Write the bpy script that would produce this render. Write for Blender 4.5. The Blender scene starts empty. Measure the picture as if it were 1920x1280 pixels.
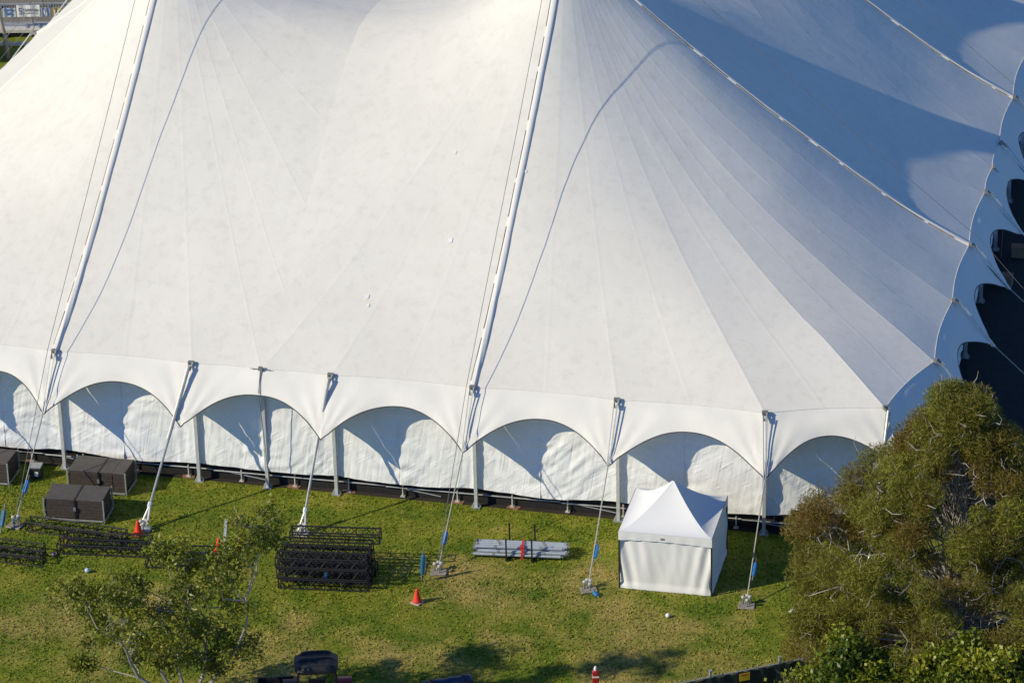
import bpy, math, random
import numpy as np
from mathutils import Vector, Matrix, noise

random.seed(7)
RNG = np.random.default_rng(7)
SC = bpy.context.scene
COL = SC.collection
PI = math.pi
R = math.radians

# ------------------------------------------------------------------ camera
cam = bpy.data.cameras.new('camera')
cam_ob = bpy.data.objects.new('camera', cam)
COL.objects.link(cam_ob)
rot = Matrix(((0.999704, 0.024313, 0.0), (-0.010417, 0.42831, -0.903572), (-0.021969, 0.903305, 0.428437)))
cam_ob.matrix_world = Matrix.Translation((0, 0, 54.653)) @ rot.to_4x4()
cam.sensor_width = 36.0
cam.lens = 121.52
cam.clip_start = 1.0
cam.clip_end = 6000.0
SC.camera = cam_ob

# ------------------------------------------------------------------ daylight
SUN_AZ, SUN_EL = R(20.0), R(31.0)          # where the light travels to (from +X towards +Y), height of the sun
world = bpy.data.worlds.new('World')
SC.world = world
world.use_nodes = True
wn = world.node_tree
bgn = wn.nodes['Background']
sky = wn.nodes.new('ShaderNodeTexSky')
sky.sky_type = 'NISHITA'
sky.sun_disc = False
sky.sun_elevation = SUN_EL
sky.sun_rotation = R(250.0)
sky.air_density = 0.8
sky.dust_density = 0.0
sky.ozone_density = 10.0
wn.links.new(sky.outputs[0], bgn.inputs[0])
bgn.inputs[1].default_value = 0.15
sun = bpy.data.lights.new('sun', 'SUN')
sun.energy = 4.45
sun.angle = R(0.53)
sun.color = (1.0, 0.90, 0.66)
sun_ob = bpy.data.objects.new('sun', sun)
COL.objects.link(sun_ob)
sun_ob.rotation_euler = Vector((math.cos(SUN_AZ) * math.cos(SUN_EL), math.sin(SUN_AZ) * math.cos(SUN_EL),
                                -math.sin(SUN_EL))).to_track_quat('-Z', 'Y').to_euler()
SC.view_settings.view_transform = 'Standard'
SC.view_settings.look = 'None'
SC.view_settings.gamma = 1.0
SC.view_settings.use_curve_mapping = False
SC.view_settings.exposure = 0.0
SC.cycles.max_bounces = 6
SC.cycles.use_denoising = True


# ------------------------------------------------------------------ helpers
def tag(o, label=None, cat=None, group=None, kind=None):
    if label: o['label'] = label
    if cat: o['category'] = cat
    if group: o['group'] = group
    if kind: o['kind'] = kind
    return o


def empty(name, loc=(0, 0, 0), rz=0.0, label=None, cat=None, group=None):
    o = bpy.data.objects.new(name, None)
    COL.objects.link(o)
    o.location = loc
    o.rotation_euler = (0, 0, rz)
    return tag(o, label, cat, group)


def copy_tree(o, parent=None):
    c = o.copy()
    COL.objects.link(c)
    c.parent = parent
    for ch in list(o.children):
        copy_tree(ch, c)
    return c


class MB:
    """collects boxes, bars, tubes and grids; build() links them as one mesh object"""

    def __init__(self):
        self.v, self.f, self.m = [], [], []

    def add(self, vs, fs, mi=0):
        b = len(self.v)
        self.v += [tuple(p) for p in vs]
        self.f += [tuple(b + i for i in f) for f in fs]
        self.m += [mi] * len(fs)
        return self

    def box(self, c, s, rz=0.0, mi=0):
        x, y, z = s[0] / 2, s[1] / 2, s[2] / 2
        cs, sn = math.cos(rz), math.sin(rz)
        vs = []
        for dz in (-z, z):
            for dx, dy in ((-x, -y), (x, -y), (x, y), (-x, y)):
                vs.append((c[0] + dx * cs - dy * sn, c[1] + dx * sn + dy * cs, c[2] + dz))
        return self.add(vs, [(3, 2, 1, 0), (4, 5, 6, 7), (0, 1, 5, 4), (1, 2, 6, 5), (2, 3, 7, 6), (3, 0, 4, 7)], mi)

    def bevel_box(self, c, s, b, mi=0):
        """box with chamfered vertical edges and chamfered top rim"""
        x, y, z0, z1 = s[0] / 2, s[1] / 2, c[2] - s[2] / 2, c[2] + s[2] / 2

        def ring(x, y, b, z):
            return [(c[0] + px, c[1] + py, z) for px, py in
                    ((-x + b, -y), (x - b, -y), (x, -y + b), (x, y - b), (x - b, y), (-x + b, y), (-x, y - b), (-x, -y + b))]
        rs = [ring(x - b * .6, y - b * .6, b, z0), ring(x, y, b, z0 + b), ring(x, y, b, z1 - b), ring(x - b * .6, y - b * .6, b, z1)]
        vs = sum(rs, [])
        fs = [tuple(range(7, -1, -1)), tuple(range(24, 32))]
        for k in range(3):
            for i in range(8):
                j = (i + 1) % 8
                fs.append((k * 8 + i, k * 8 + j, k * 8 + 8 + j, k * 8 + 8 + i))
        return self.add(vs, fs, mi)

    def tube(self, pts, r, n=6, mi=0, caps=True):
        pts = [Vector(p) for p in pts]
        rr = r if isinstance(r, (list, tuple)) else [r] * len(pts)
        vs, fs = [], []
        ref = None
        for i, p in enumerate(pts):
            d = (pts[min(i + 1, len(pts) - 1)] - pts[max(i - 1, 0)]).normalized()
            if ref is None:
                ref = Vector((0, 0, 1)) if abs(d.z) < .9 else Vector((1, 0, 0))
            u = d.cross(ref).normalized()
            w = u.cross(d).normalized()
            ref = w
            for k in range(n):
                a = 2 * PI * k / n
                vs.append(p + (u * math.cos(a) + w * math.sin(a)) * rr[i])
        for i in range(len(pts) - 1):
            for k in range(n):
                k2 = (k + 1) % n
                fs.append((i * n + k, i * n + k2, (i + 1) * n + k2, (i + 1) * n + k))
        if caps:
            fs.append(tuple(range(n - 1, -1, -1)))
            fs.append(tuple(range((len(pts) - 1) * n, len(pts) * n)))
        return self.add(vs, fs, mi)

    def bar(self, p, q, w, h, mi=0):
        """square bar from p to q"""
        p, q = Vector(p), Vector(q)
        d = (q - p).normalized()
        ref = Vector((0, 0, 1)) if abs(d.z) < .95 else Vector((1, 0, 0))
        u = d.cross(ref).normalized() * (w / 2)
        t = u.cross(d).normalized() * (h / 2)
        vs = [e + a * u + b * t for e in (p, q) for a, b in ((-1, -1), (1, -1), (1, 1), (-1, 1))]
        return self.add(vs, [(3, 2, 1, 0), (4, 5, 6, 7), (0, 1, 5, 4), (1, 2, 6, 5), (2, 3, 7, 6), (3, 0, 4, 7)], mi)

    def lathe(self, prof, c=(0, 0, 0), n=16, mi=0):
        vs, fs = [], []
        for r, z in prof:
            for k in range(n):
                a = 2 * PI * k / n
                vs.append((c[0] + r * math.cos(a), c[1] + r * math.sin(a), c[2] + z))
        for i in range(len(prof) - 1):
            for k in range(n):
                k2 = (k + 1) % n
                fs.append((i * n + k, i * n + k2, (i + 1) * n + k2, (i + 1) * n + k))
        fs.append(tuple(range(n - 1, -1, -1)))
        fs.append(tuple(range((len(prof) - 1) * n, len(prof) * n)))
        return self.add(vs, fs, mi)

    def grid(self, P, mi=0, mat_of=None, flip=False):
        """P: rows x cols of points"""
        nr, nc = len(P), len(P[0])
        b = len(self.v)
        for row in P:
            self.v += [tuple(p) for p in row]
        for i in range(nr - 1):
            for j in range(nc - 1):
                f = (b + i * nc + j, b + i * nc + j + 1, b + (i + 1) * nc + j + 1, b + (i + 1) * nc + j)
                self.f.append(f[::-1] if flip else f)
                self.m.append(mat_of(i, j) if mat_of else mi)
        return self

    def mesh(self, name, mats, smooth=False):
        me = bpy.data.meshes.new(name)
        me.from_pydata(self.v, [], self.f)
        for m in (mats if isinstance(mats, (list, tuple)) else [mats]):
            me.materials.append(m)
        if max(self.m, default=0) > 0:
            me.polygons.foreach_set('material_index', self.m)
        if smooth:
            me.polygons.foreach_set('use_smooth', [True] * len(self.f))
        me.update()
        return me

    def build(self, name, mats, parent=None, smooth=False, loc=None, rz=None):
        o = bpy.data.objects.new(name, self.mesh(name, mats, smooth))
        COL.objects.link(o)
        o.parent = parent
        if loc is not None: o.location = loc
        if rz is not None: o.rotation_euler = (0, 0, rz)
        return o


def np_mesh(name, verts, faces, mat, tint=None, smooth=False):
    """fast mesh of equal sided faces from arrays; tint = per-vertex 0..1 pair kept as a colour attribute"""
    me = bpy.data.meshes.new(name)
    nf, k = faces.shape
    me.vertices.add(len(verts))
    me.vertices.foreach_set('co', np.asarray(verts, np.float32).ravel())
    me.loops.add(nf * k)
    me.loops.foreach_set('vertex_index', faces.astype(np.int32).ravel())
    me.polygons.add(nf)
    me.polygons.foreach_set('loop_start', np.arange(0, nf * k, k, dtype=np.int32))
    me.polygons.foreach_set('loop_total', np.full(nf, k, np.int32))
    if smooth:
        me.polygons.foreach_set('use_smooth', np.ones(nf, bool))
    if tint is not None:
        at = me.attributes.new('tint', 'FLOAT', 'POINT')
        at.data.foreach_set('value', np.asarray(tint, np.float32))
    me.materials.append(mat)
    me.update(calc_edges=True)
    me.validate()
    return me


def link_mesh(name, me, parent=None):
    o = bpy.data.objects.new(name, me)
    COL.objects.link(o)
    o.parent = parent
    return o


# ------------------------------------------------------------------ materials
class Nodes:
    def __init__(self, name):
        self.mat = bpy.data.materials.new(name)
        self.mat.use_nodes = True
        self.t = self.mat.node_tree
        self.p = self.t.nodes['Principled BSDF']

    def n(self, typ, **kw):
        nd = self.t.nodes.new(typ)
        for k, v in kw.items():
            if k.startswith('i_'):
                nd.inputs[k[2:].replace('_', ' ')].default_value = v
            else:
                setattr(nd, k, v)
        return nd

    def l(self, a, b):
        self.t.links.new(a, b)

    def pos(self, scale=(1, 1, 1), obj=True):
        tc = self.n('ShaderNodeTexCoord')
        mp = self.n('ShaderNodeMapping')
        mp.inputs['Scale'].default_value = scale
        self.l(tc.outputs['Object'], mp.inputs['Vector'])
        return mp.outputs[0]

    def noise(self, vec, scale, detail=3, rough=.55):
        nd = self.n('ShaderNodeTexNoise')
        nd.inputs['Scale'].default_value = scale
        nd.inputs['Detail'].default_value = detail
        nd.inputs['Roughness'].default_value = rough
        self.l(vec, nd.inputs['Vector'])
        return nd.outputs[0]

    def ramp(self, fac, stops):
        nd = self.n('ShaderNodeValToRGB')
        el = nd.color_ramp.elements
        while len(el) < len(stops):
            el.new(.5)
        for e, (p, c) in zip(el, stops):
            e.position = p
            e.color = (*c, 1) if len(c) == 3 else c
        self.l(fac, nd.inputs[0])
        return nd.outputs[0]

    def mix(self, fac, a, b, mode='MIX'):
        nd = self.n('ShaderNodeMix', data_type='RGBA', blend_type=mode)
        for s, v in ((nd.inputs[0], fac), (nd.inputs[6], a), (nd.inputs[7], b)):
            if isinstance(v, (int, float)):
                s.default_value = v
            elif isinstance(v, tuple):
                s.default_value = (*v, 1)
            else:
                self.l(v, s)
        return nd.outputs[2]

    def bump(self, h, strength=.3, dist=.02):
        nd = self.n('ShaderNodeBump')
        nd.inputs['Strength'].default_value = strength
        nd.inputs['Distance'].default_value = dist
        self.l(h, nd.inputs['Height'])
        self.l(nd.outputs[0], self.p.inputs['Normal'])


def plain(name, c, rough=.6, metal=0.0, var=.18, scale=6.0, bump=0.0, spec=.5):
    """a surface with uneven wear: noise darkens and lightens its colour"""
    m = Nodes(name)
    v = m.pos()
    f = m.noise(v, scale, 5, .65)
    lo = tuple(x * (1 - var) for x in c)
    hi = tuple(min(1, x * (1 + var)) for x in c)
    m.l(m.ramp(f, [(.3, lo), (.7, hi)]), m.p.inputs['Base Color'])
    m.p.inputs['Roughness'].default_value = rough
    m.p.inputs['Metallic'].default_value = metal
    m.p.inputs['Specular IOR Level'].default_value = spec
    if bump:
        m.bump(m.noise(v, scale * 6, 4), .4, bump)
    return m.mat


def canvas(name, base, dirt=.55, streak=True):
    """white tent fabric: faint grey patches, fine weave, a few brownish stains and specks"""
    m = Nodes(name)
    v = m.pos()
    big = m.noise(v, .22, 4, .6)
    c1 = m.ramp(big, [(.3, tuple(x * .93 for x in base)), (.7, base)])
    c1 = m.mix(m.ramp(m.noise(v, 1.1, 5, .7), [(.35, (.0,) * 3), (.68, (.13 * (dirt + .2),) * 3)]), c1, (.56, .53, .47))
    v2 = m.pos((2.2, 2.2, .5))
    st = m.noise(v2, 1.3, 6, .7)
    c2 = m.mix(m.ramp(st, [(.50, (0, 0, 0)), (.75, (dirt * .5,) * 3)]), c1, (.52, .49, .42))
    sp = m.noise(v, 5.5, 5, .75)
    c3 = m.mix(m.ramp(sp, [(.69, (0, 0, 0)), (.78, (dirt * .9,) * 3)]), c2, (.35, .32, .27))
    oi = m.n('ShaderNodeObjectInfo')
    c4 = m.mix(m.ramp(oi.outputs['Random'], [(0, (.0, .0, .0)), (1, (.10, .10, .10))]), c3, (.6, .585, .56))
    m.l(c4, m.p.inputs['Base Color'])
    m.p.inputs['Roughness'].default_value = .75
    m.p.inputs['Specular IOR Level'].default_value = .08
    m.bump(m.noise(v, 2.4, 5, .6), .25, .03)
    return m.mat


M = {}
M['canvas'] = canvas('canvas_roof', (.785, .755, .695), .7)
M['canvas_weld'] = canvas('canvas_weld', (.775, .745, .69), .55)
M['valance'] = canvas('canvas_valance', (.80, .78, .735), .25)
M['wall'] = canvas('canvas_wall', (.87, .875, .895), .2)
_m = Nodes.__new__(Nodes)
_m.mat = M['wall']; _m.t = _m.mat.node_tree; _m.p = _m.t.nodes['Principled BSDF']
_hs = []
for _r, _sc, _sd in (((0, R(32), 0), (.8, .8, 5.0), 1.0), ((0, R(-40), R(15)), (.7, .7, 4.2), .9), ((0, R(80), 0), (.7, .7, 7.5), .9)):
    _tc = _m.n('ShaderNodeTexCoord'); _mp = _m.n('ShaderNodeMapping')
    _mp.inputs['Rotation'].default_value = _r
    _mp2 = _m.n('ShaderNodeMapping'); _mp2.inputs['Scale'].default_value = _sc
    _m.l(_tc.outputs['Object'], _mp.inputs[0]); _m.l(_mp.outputs[0], _mp2.inputs[0])
    _nz = _m.n('ShaderNodeTexNoise'); _nz.inputs['Scale'].default_value = _sd; _nz.inputs['Detail'].default_value = 2.5; _nz.inputs['Distortion'].default_value = .5
    _m.l(_mp2.outputs[0], _nz.inputs['Vector'])
    _hs.append(_nz.outputs[0])
_mx = _m.n('ShaderNodeMath', operation='MAXIMUM'); _m.l(_hs[0], _mx.inputs[0]); _m.l(_hs[1], _mx.inputs[1])
_ma = _m.n('ShaderNodeMath', operation='MULTIPLY_ADD'); _m.l(_hs[2], _ma.inputs[0]); _ma.inputs[1].default_value = .6; _m.l(_mx.outputs[0], _ma.inputs[2])
_m.bump(_ma.outputs[0], .6, .06)
M['sleeve'] = canvas('canvas_sleeve', (.74, .725, .70), .5)
M['marquee'] = canvas('canvas_marquee', (.82, .82, .83), .05)
M['hem'] = plain('dark_hem', (.06, .06, .065), .7)  # painted shadow line under the arches; also the dark lacing gaps
M['steel'] = plain('dull_steel', (.30, .30, .29), .5, .5, .25)
M['alu'] = plain('aluminium', (.55, .56, .57), .42, .6, .15)
M['strut'] = plain('grey_strut', (.36, .37, .385), .45, .4, .2)
M['alu_pale'] = plain('pale_aluminium', (.62, .64, .66), .45, .35, .15)
M['cable'] = plain('steel_cable', (.17, .17, .17), .6, .2)
M['rope'] = plain('grey_rope', (.36, .35, .31), .8)
M['black'] = plain('black_paint', (.018, .018, .020), .5, 0, .3)
M['blackcloth'] = plain('black_cloth', (.012, .012, .013), .9, 0, .3)  # black that paints the shade in the gap under the wall
M['truss'] = plain('black_truss_paint', (.013, .013, .016), .5, 0, .35, 9, 0, .3)
M['plate'] = plain('anchor_plate', (.30, .27, .23), .7, .2, .3)
M['pinhead'] = plain('pale_pin_head', (.62, .60, .57), .5, .3, .2)
M['blue'] = plain('blue_cover', (.015, .16, .42), .5, 0, .3, 4)
M['teal'] = plain('teal_cover', (.015, .13, .24), .6, 0, .3, 4)
M['orange'] = plain('cone_orange', (.80, .055, .02), .5, 0, .12, 5)
M['conebase'] = plain('cone_base', (.42, .36, .33), .8, 0, .2)
M['ply'] = plain('brown_ply', (.052, .039, .034), .75, 0, .35, 7)
M['ply_top'] = plain('charcoal_deck', (.088, .078, .074), .8, 0, .2, 5)
M['red'] = plain('red_paint', (.33, .015, .022), .3, 0, .15)
M['redstrap'] = plain('red_strap', (.6, .03, .03), .6)
M['white'] = plain('white_paint', (.78, .78, .78), .5, 0, .08)
M['sole'] = plain('timber_sole', (.26, .13, .075), .85, 0, .3, 8)
M['yellow'] = plain('yellow_sign', (.70, .47, .03), .5, 0, .08)
M['redink'] = plain('red_print', (.55, .04, .03), .5)
M['greyink'] = plain('grey_print', (.22, .23, .25), .6)
M['blueink'] = plain('blue_print', (.10, .20, .45), .6)
M['shade'] = plain('green_shade_cloth', (.006, .020, .020), .85, 0, .4, 2)
M['galv'] = plain('galvanised', (.42, .43, .43), .5, .5, .2)
M['tarp'] = plain('navy_tarpaulin', (.020, .035, .09), .45, 0, .4, 5)
M['seatblack'] = plain('black_vinyl', (.009, .010, .013), .6, 0, .35, 7)
M['tyre'] = plain('tyre_rubber', (.02, .02, .02), .9)
M['concrete'] = plain('pale_concrete', (.55, .53, .50), .8, 0, .12, 3)
M['asphalt'] = plain('asphalt', (.018, .018, .018), .9, 0, .35, 3, .01)  # near black: the tent's shade on the ground put into the colour
M['floor'] = plain('trodden_floor', (.030, .024, .018), .9, 0, .3, 2)  # dark brown so that the gap under the wall looks shaded
M['violet'] = plain('violet_plastic', (.32, .10, .55), .4)
M['paleblue'] = plain('pale_blue_plastic', (.45, .58, .75), .4)


def lawn_mat(name, tinted):
    m = Nodes(name)
    g = m.n('ShaderNodeNewGeometry')
    v = g.outputs['Position']
    big = m.noise(v, .16, 4, .55)
    mid = m.noise(v, .75, 5, .65)
    fine = m.noise(v, 5.5, 4, .7)
    greens = m.ramp(mid, [(.28, (.070, .128, .010)), (.50, (.165, .195, .019)), (.73, (.29, .27, .042))])
    dry = m.ramp(fine, [(.3, (.30, .22, .065)), (.7, (.46, .34, .14))])
    # dry share: more towards the near edge of the field (low Y)
    sep = m.n('ShaderNodeSeparateXYZ')
    m.l(v, sep.inputs[0])
    mr = m.n('ShaderNodeMapRange')
    mr.inputs['From Min'].default_value = 101.0
    mr.inputs['From Max'].default_value = 89.0
    mr.inputs['To Min'].default_value = -.15
    mr.inputs['To Max'].default_value = .15
    m.l(sep.outputs['Y'], mr.inputs[0])
    add = m.n('ShaderNodeMath', operation='ADD')
    m.l(big, add.inputs[0])
    m.l(mr.outputs[0], add.inputs[1])
    add2 = m.n('ShaderNodeMath', operation='MULTIPLY_ADD')
    m.l(mid, add2.inputs[0])
    add2.inputs[1].default_value = .45
    m.l(add.outputs[0], add2.inputs[2])
    f = m.ramp(add2.outputs[0], [(.70, (0, 0, 0)), (.93, (.85,) * 3)])
    c = m.mix(f, greens, dry)
    worn = m.noise(v, .42, 5, .62)
    c = m.mix(m.ramp(worn, [(.64, (0, 0, 0)), (.76, (.8,) * 3)]), c, (.42, .27, .12))
    c = m.mix(m.ramp(fine, [(.25, (.45,) * 3), (.75, (1.35,) * 3)]), (0, 0, 0), c, 'MIX') if False else \
        m.mix(1.0, c, m.ramp(fine, [(.25, (.86,) * 3), (.75, (1.08,) * 3)]), 'MULTIPLY')
    if tinted:
        at = m.n('ShaderNodeAttribute', attribute_name='tint')
        c = m.mix(1.0, c, m.ramp(at.outputs['Fac'], [(0, (.55, .62, .5)), (.6, (1.0, 1.0, .9)), (1, (1.0, .86, .62))]), 'MULTIPLY')
        c = m.mix(1.0, c, (1.25, 1.25, 1.25), 'MULTIPLY')
    m.l(c, m.p.inputs['Base Color'])
    m.p.inputs['Roughness'].default_value = .8
    m.p.inputs['Specular IOR Level'].default_value = .15
    if not tinted:
        m.bump(m.noise(v, 7.0, 6, .7), .6, .07)
    return m.mat


def leaf_mat(name, stops, rough=.5, trans=.25):
    m = Nodes(name)
    at = m.n('ShaderNodeAttribute', attribute_name='tint')
    c = m.ramp(at.outputs['Fac'], stops)
    m.l(c, m.p.inputs['Base Color'])
    m.p.inputs['Roughness'].default_value = rough
    m.p.inputs['Specular IOR Level'].default_value = .3
    tr = m.n('ShaderNodeBsdfTranslucent')
    m.l(c, tr.inputs[0])
    mx = m.n('ShaderNodeMixShader')
    mx.inputs[0].default_value = trans
    out = m.t.nodes['Material Output']
    m.l(m.p.outputs[0], mx.inputs[1])
    m.l(tr.outputs[0], mx.inputs[2])
    m.l(mx.outputs[0], out.inputs[0])
    return m.mat


M['lawn'] = lawn_mat('lawn', False)
M['grass'] = lawn_mat('grass_blades', True)
M['bark'] = plain('grey_bark', (.33, .30, .265), .85, 0, .35, 5, .01)
M['needles'] = leaf_mat('she_oak_needles', [(0, (.165, .105, .024)), (.35, (.205, .158, .028)), (.6, (.150, .160, .022)), (1, (.25, .245, .032))])
M['broad'] = leaf_mat('broad_leaves', [(0, (.065, .10, .010)), (.5, (.155, .19, .014)), (1, (.30, .31, .030))], .38)
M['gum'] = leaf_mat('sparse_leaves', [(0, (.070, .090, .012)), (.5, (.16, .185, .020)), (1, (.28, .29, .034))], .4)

# ------------------------------------------------------------------ setting
T_A = Vector((2.25, 116.558))                  # foot of the right front mast
T_ROT = R(-14.162)
TX = Vector((math.cos(T_ROT), math.sin(T_ROT)))
TY = Vector((-TX.y, TX.x))
HALF, MST, EAVE = 21.93, 7.31, 4.45
TC = T_A - TX * MST + TY * MST                 # tent centre


def tl(x, y):
    """world -> tent plan"""
    d = Vector((x, y)) - TC
    return d.dot(TX), d.dot(TY)


def tw(x, y):
    p = TC + TX * x + TY * y
    return p.x, p.y


g = MB().grid([[(x, y, 0) for x in (-3000, -60, 60, 3000)] for y in (-1500, 60, 200, 5000)])
tag(g.build('ground', M['lawn']), kind='structure')
# floor under the tent and strip on its right, both darkened to paint shade
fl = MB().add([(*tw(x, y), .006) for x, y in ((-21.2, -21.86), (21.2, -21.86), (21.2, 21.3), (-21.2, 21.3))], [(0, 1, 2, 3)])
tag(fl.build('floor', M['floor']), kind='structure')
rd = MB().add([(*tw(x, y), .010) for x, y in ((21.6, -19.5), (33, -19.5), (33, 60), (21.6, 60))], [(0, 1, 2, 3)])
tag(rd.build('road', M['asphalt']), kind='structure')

# ------------------------------------------------------------------ big top
tent = empty('big_top_tent', (TC.x, TC.y, 0), T_ROT,
             'huge white big top tent with scalloped arches along its edge and swooping peaked roof', 'tent')

ZT = 16.0
WT = .022                                       # the cloth ends at a collar round the mast
_w = np.array([WT, .05, .1, .2, .3, .4, .5, .6, .7, .8, .9, 1])
_zr = np.array([ZT, 14.75, 13.85, 12.6, 11.4, 10.25, 9.17, 8.1, 7.05, 6.06, 5.2, 4.45])       # along the ridges
_zd = np.array([ZT, 14.3, 12.75, 10.75, 9.35, 8.3, 7.45, 6.72, 6.05, 5.48, 4.95, 4.45])       # down the hollow between two ridges
_ws = np.linspace(WT, 1, 400)


def _curve(z):
    c = np.interp(_ws, _w, z)
    for _ in range(3):
        pad = np.concatenate([2 * c[0] - c[18:0:-1], c, 2 * c[-1] - c[-2:-20:-1]])
        c = np.convolve(pad, np.ones(37) / 37, 'same')[18:-18]
    return c


_cr, _cd = _curve(_zr), _curve(_zd)


def ridge_z(w): return float(np.interp(w, _ws, _cr))
def hollow_z(w): return float(np.interp(w, _ws, _cd))


def sat(d):
    """distance from a ridge line, levelling off towards the middle between two masts"""
    return 4.0 * (1 - math.exp(-min(d, 7.31) * 1.55 / 4.0))


HOLLOW = .31


def roof_h(a, b):
    """height of the cloth; a, b = plan offsets from the nearest mast, outwards positive"""
    if a >= 0 and b >= 0:
        # corner: rays from the mast to the straight chords between the edge posts
        best = 0.0
        for (p0, p1) in CORNER:
            # w so that (a, b) / w lies on the chord
            nx_, ny_ = p1[1] - p0[1], p0[0] - p1[0]
            k = nx_ * p0[0] + ny_ * p0[1]
            w = (a * nx_ + b * ny_) / k
            best = max(best, w)
        # round like a cone near the mast, faceted like the edge further out
        k = min(1.0, max(0.0, (best - .12) / .86))
        k = k * k * (3 - 2 * k)
        w = best * k + min(1.0, math.hypot(a, b) / 14.62) * (1 - k)
        f = HOLLOW * math.sin(2 * math.atan2(a, b)) ** 1.3
        return ridge_z(w) * (1 - f) + hollow_z(w) * f
    elif a < 0 and b >= 0:
        v = b / 14.62
        w = math.sqrt(v * v + (sat(-a) / 14.62) ** 2 * max(0.0, 1 - v) ** 1.2)
    elif b < 0 and a >= 0:
        v = a / 14.62
        w = math.sqrt(v * v + (sat(-b) / 14.62) ** 2 * max(0.0, 1 - v) ** 1.2)
    else:
        w = ((sat(-a) / 14.62) ** 3 + (sat(-b) / 14.62) ** 3) ** (1 / 3)
    return ridge_z(w)


CORNER = [((0, 14.62), (9.75, 14.62)), ((9.75, 14.62), (13.5, 13.5)), ((13.5, 13.5), (14.62, 9.75)), ((14.62, 9.75), (14.62, 0))]


half = [(-7.31, -7.31), (-7.31, -4.87), (-7.31, -2.44), (-7.31, 0), (-7.31, 2.92), (-7.31, 5.85), (-7.31, 8.77),
        (-7.31, 11.7), (-7.31, 14.62), (-4.87, 14.62), (-2.44, 14.62), (0, 14.62), (2.44, 14.62), (4.87, 14.62),
        (7.31, 14.62), (9.75, 14.62), (11.62, 14.06), (13.5, 13.5)]
bound = half + [(b, a) for a, b in half[::-1][1:]]


def warp(x, y):
    """slow unevenness of the cloth"""
    return .045 * noise.noise((x * .33, y * .33, 3.1)) + .016 * noise.noise((x * 1.1, y * 1.1, 8.7)) \
        + .007 * noise.noise((x * 2.6, y * 2.6, 1.3))


def sq(x):
    """the left end of the tent is shorter than the right"""
    return x if x > -MST else -MST + (x + MST) * .8


PULL = .14


def bay_pull(c):
    """0..1 along a side; the bay in the middle of a side has a slim post half way"""
    if c < -4.874: return .5 * abs(math.sin(PI * (c + 7.31) / 2.436))
    return abs(math.sin(PI * c / 4.874))


def edge_pull(a, b, w):
    """the edge rope draws the cloth in between two posts"""
    q = PULL * max(0.0, (w - .7) / .3) ** 2
    if q == 0: return a * w, b * w
    if b >= 14.6 and a <= 9.76:
        return a * w, b * w - q * bay_pull(a)
    if a >= 14.6 and b <= 9.76:
        return a * w - q * bay_pull(b), b * w
    if a >= 9.7 and b >= 9.7:
        if b > a:
            q *= abs(math.sin(PI * (a - 9.75) / 3.75)); n_ = (.286, .958)
        else:
            q *= abs(math.sin(PI * (b - 9.75) / 3.75)); n_ = (.958, .286)
        return a * w - q * n_[0], b * w - q * n_[1]
    return a * w, b * w


rows = [WT + (1 - WT) * (i / 42) ** 1.3 for i in range(43)]
for sx, sy in ((1, -1), (-1, -1), (1, 1), (-1, 1)):
    for i in range(len(bound) - 1):
        P, Q = bound[i], bound[i + 1]
        span = math.hypot(P[0] - Q[0], P[1] - Q[1])
        grid = []
        for w in rows:
            L = span * w
            e1, e2 = min(.045 / L, .2), min(.06 / L, .25)
            row = []
            e3 = min(.12 / L, .3)
            for f, lift in ((0, .0012), (e1, .0012), (e2, 0), (e3, 0), (.5, 0), (1 - e3, 0), (1 - e2, 0), (1 - e1, .0012), (1, .0012)):
                a = P[0] + (Q[0] - P[0]) * f
                b = P[1] + (Q[1] - P[1]) * f
                z = roof_h(a * w, b * w)
                pa, pb = edge_pull(a, b, w)
                x, y = sq(sx * (MST + pa)), sy * (MST + pb)
                z += warp(x, y) * min(1, (1 - w) * 6 + .15) * min(1, w * 3)
                row.append((x, y, float(z) + lift))
            grid.append(row)
        MB().grid(grid, mat_of=lambda r, c: 1 if c in (0, 7) else 0, flip=(sx * sy > 0)).build(
            'roof_panel', [M['canvas'], M['canvas_weld']], tent, smooth=True)

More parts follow.
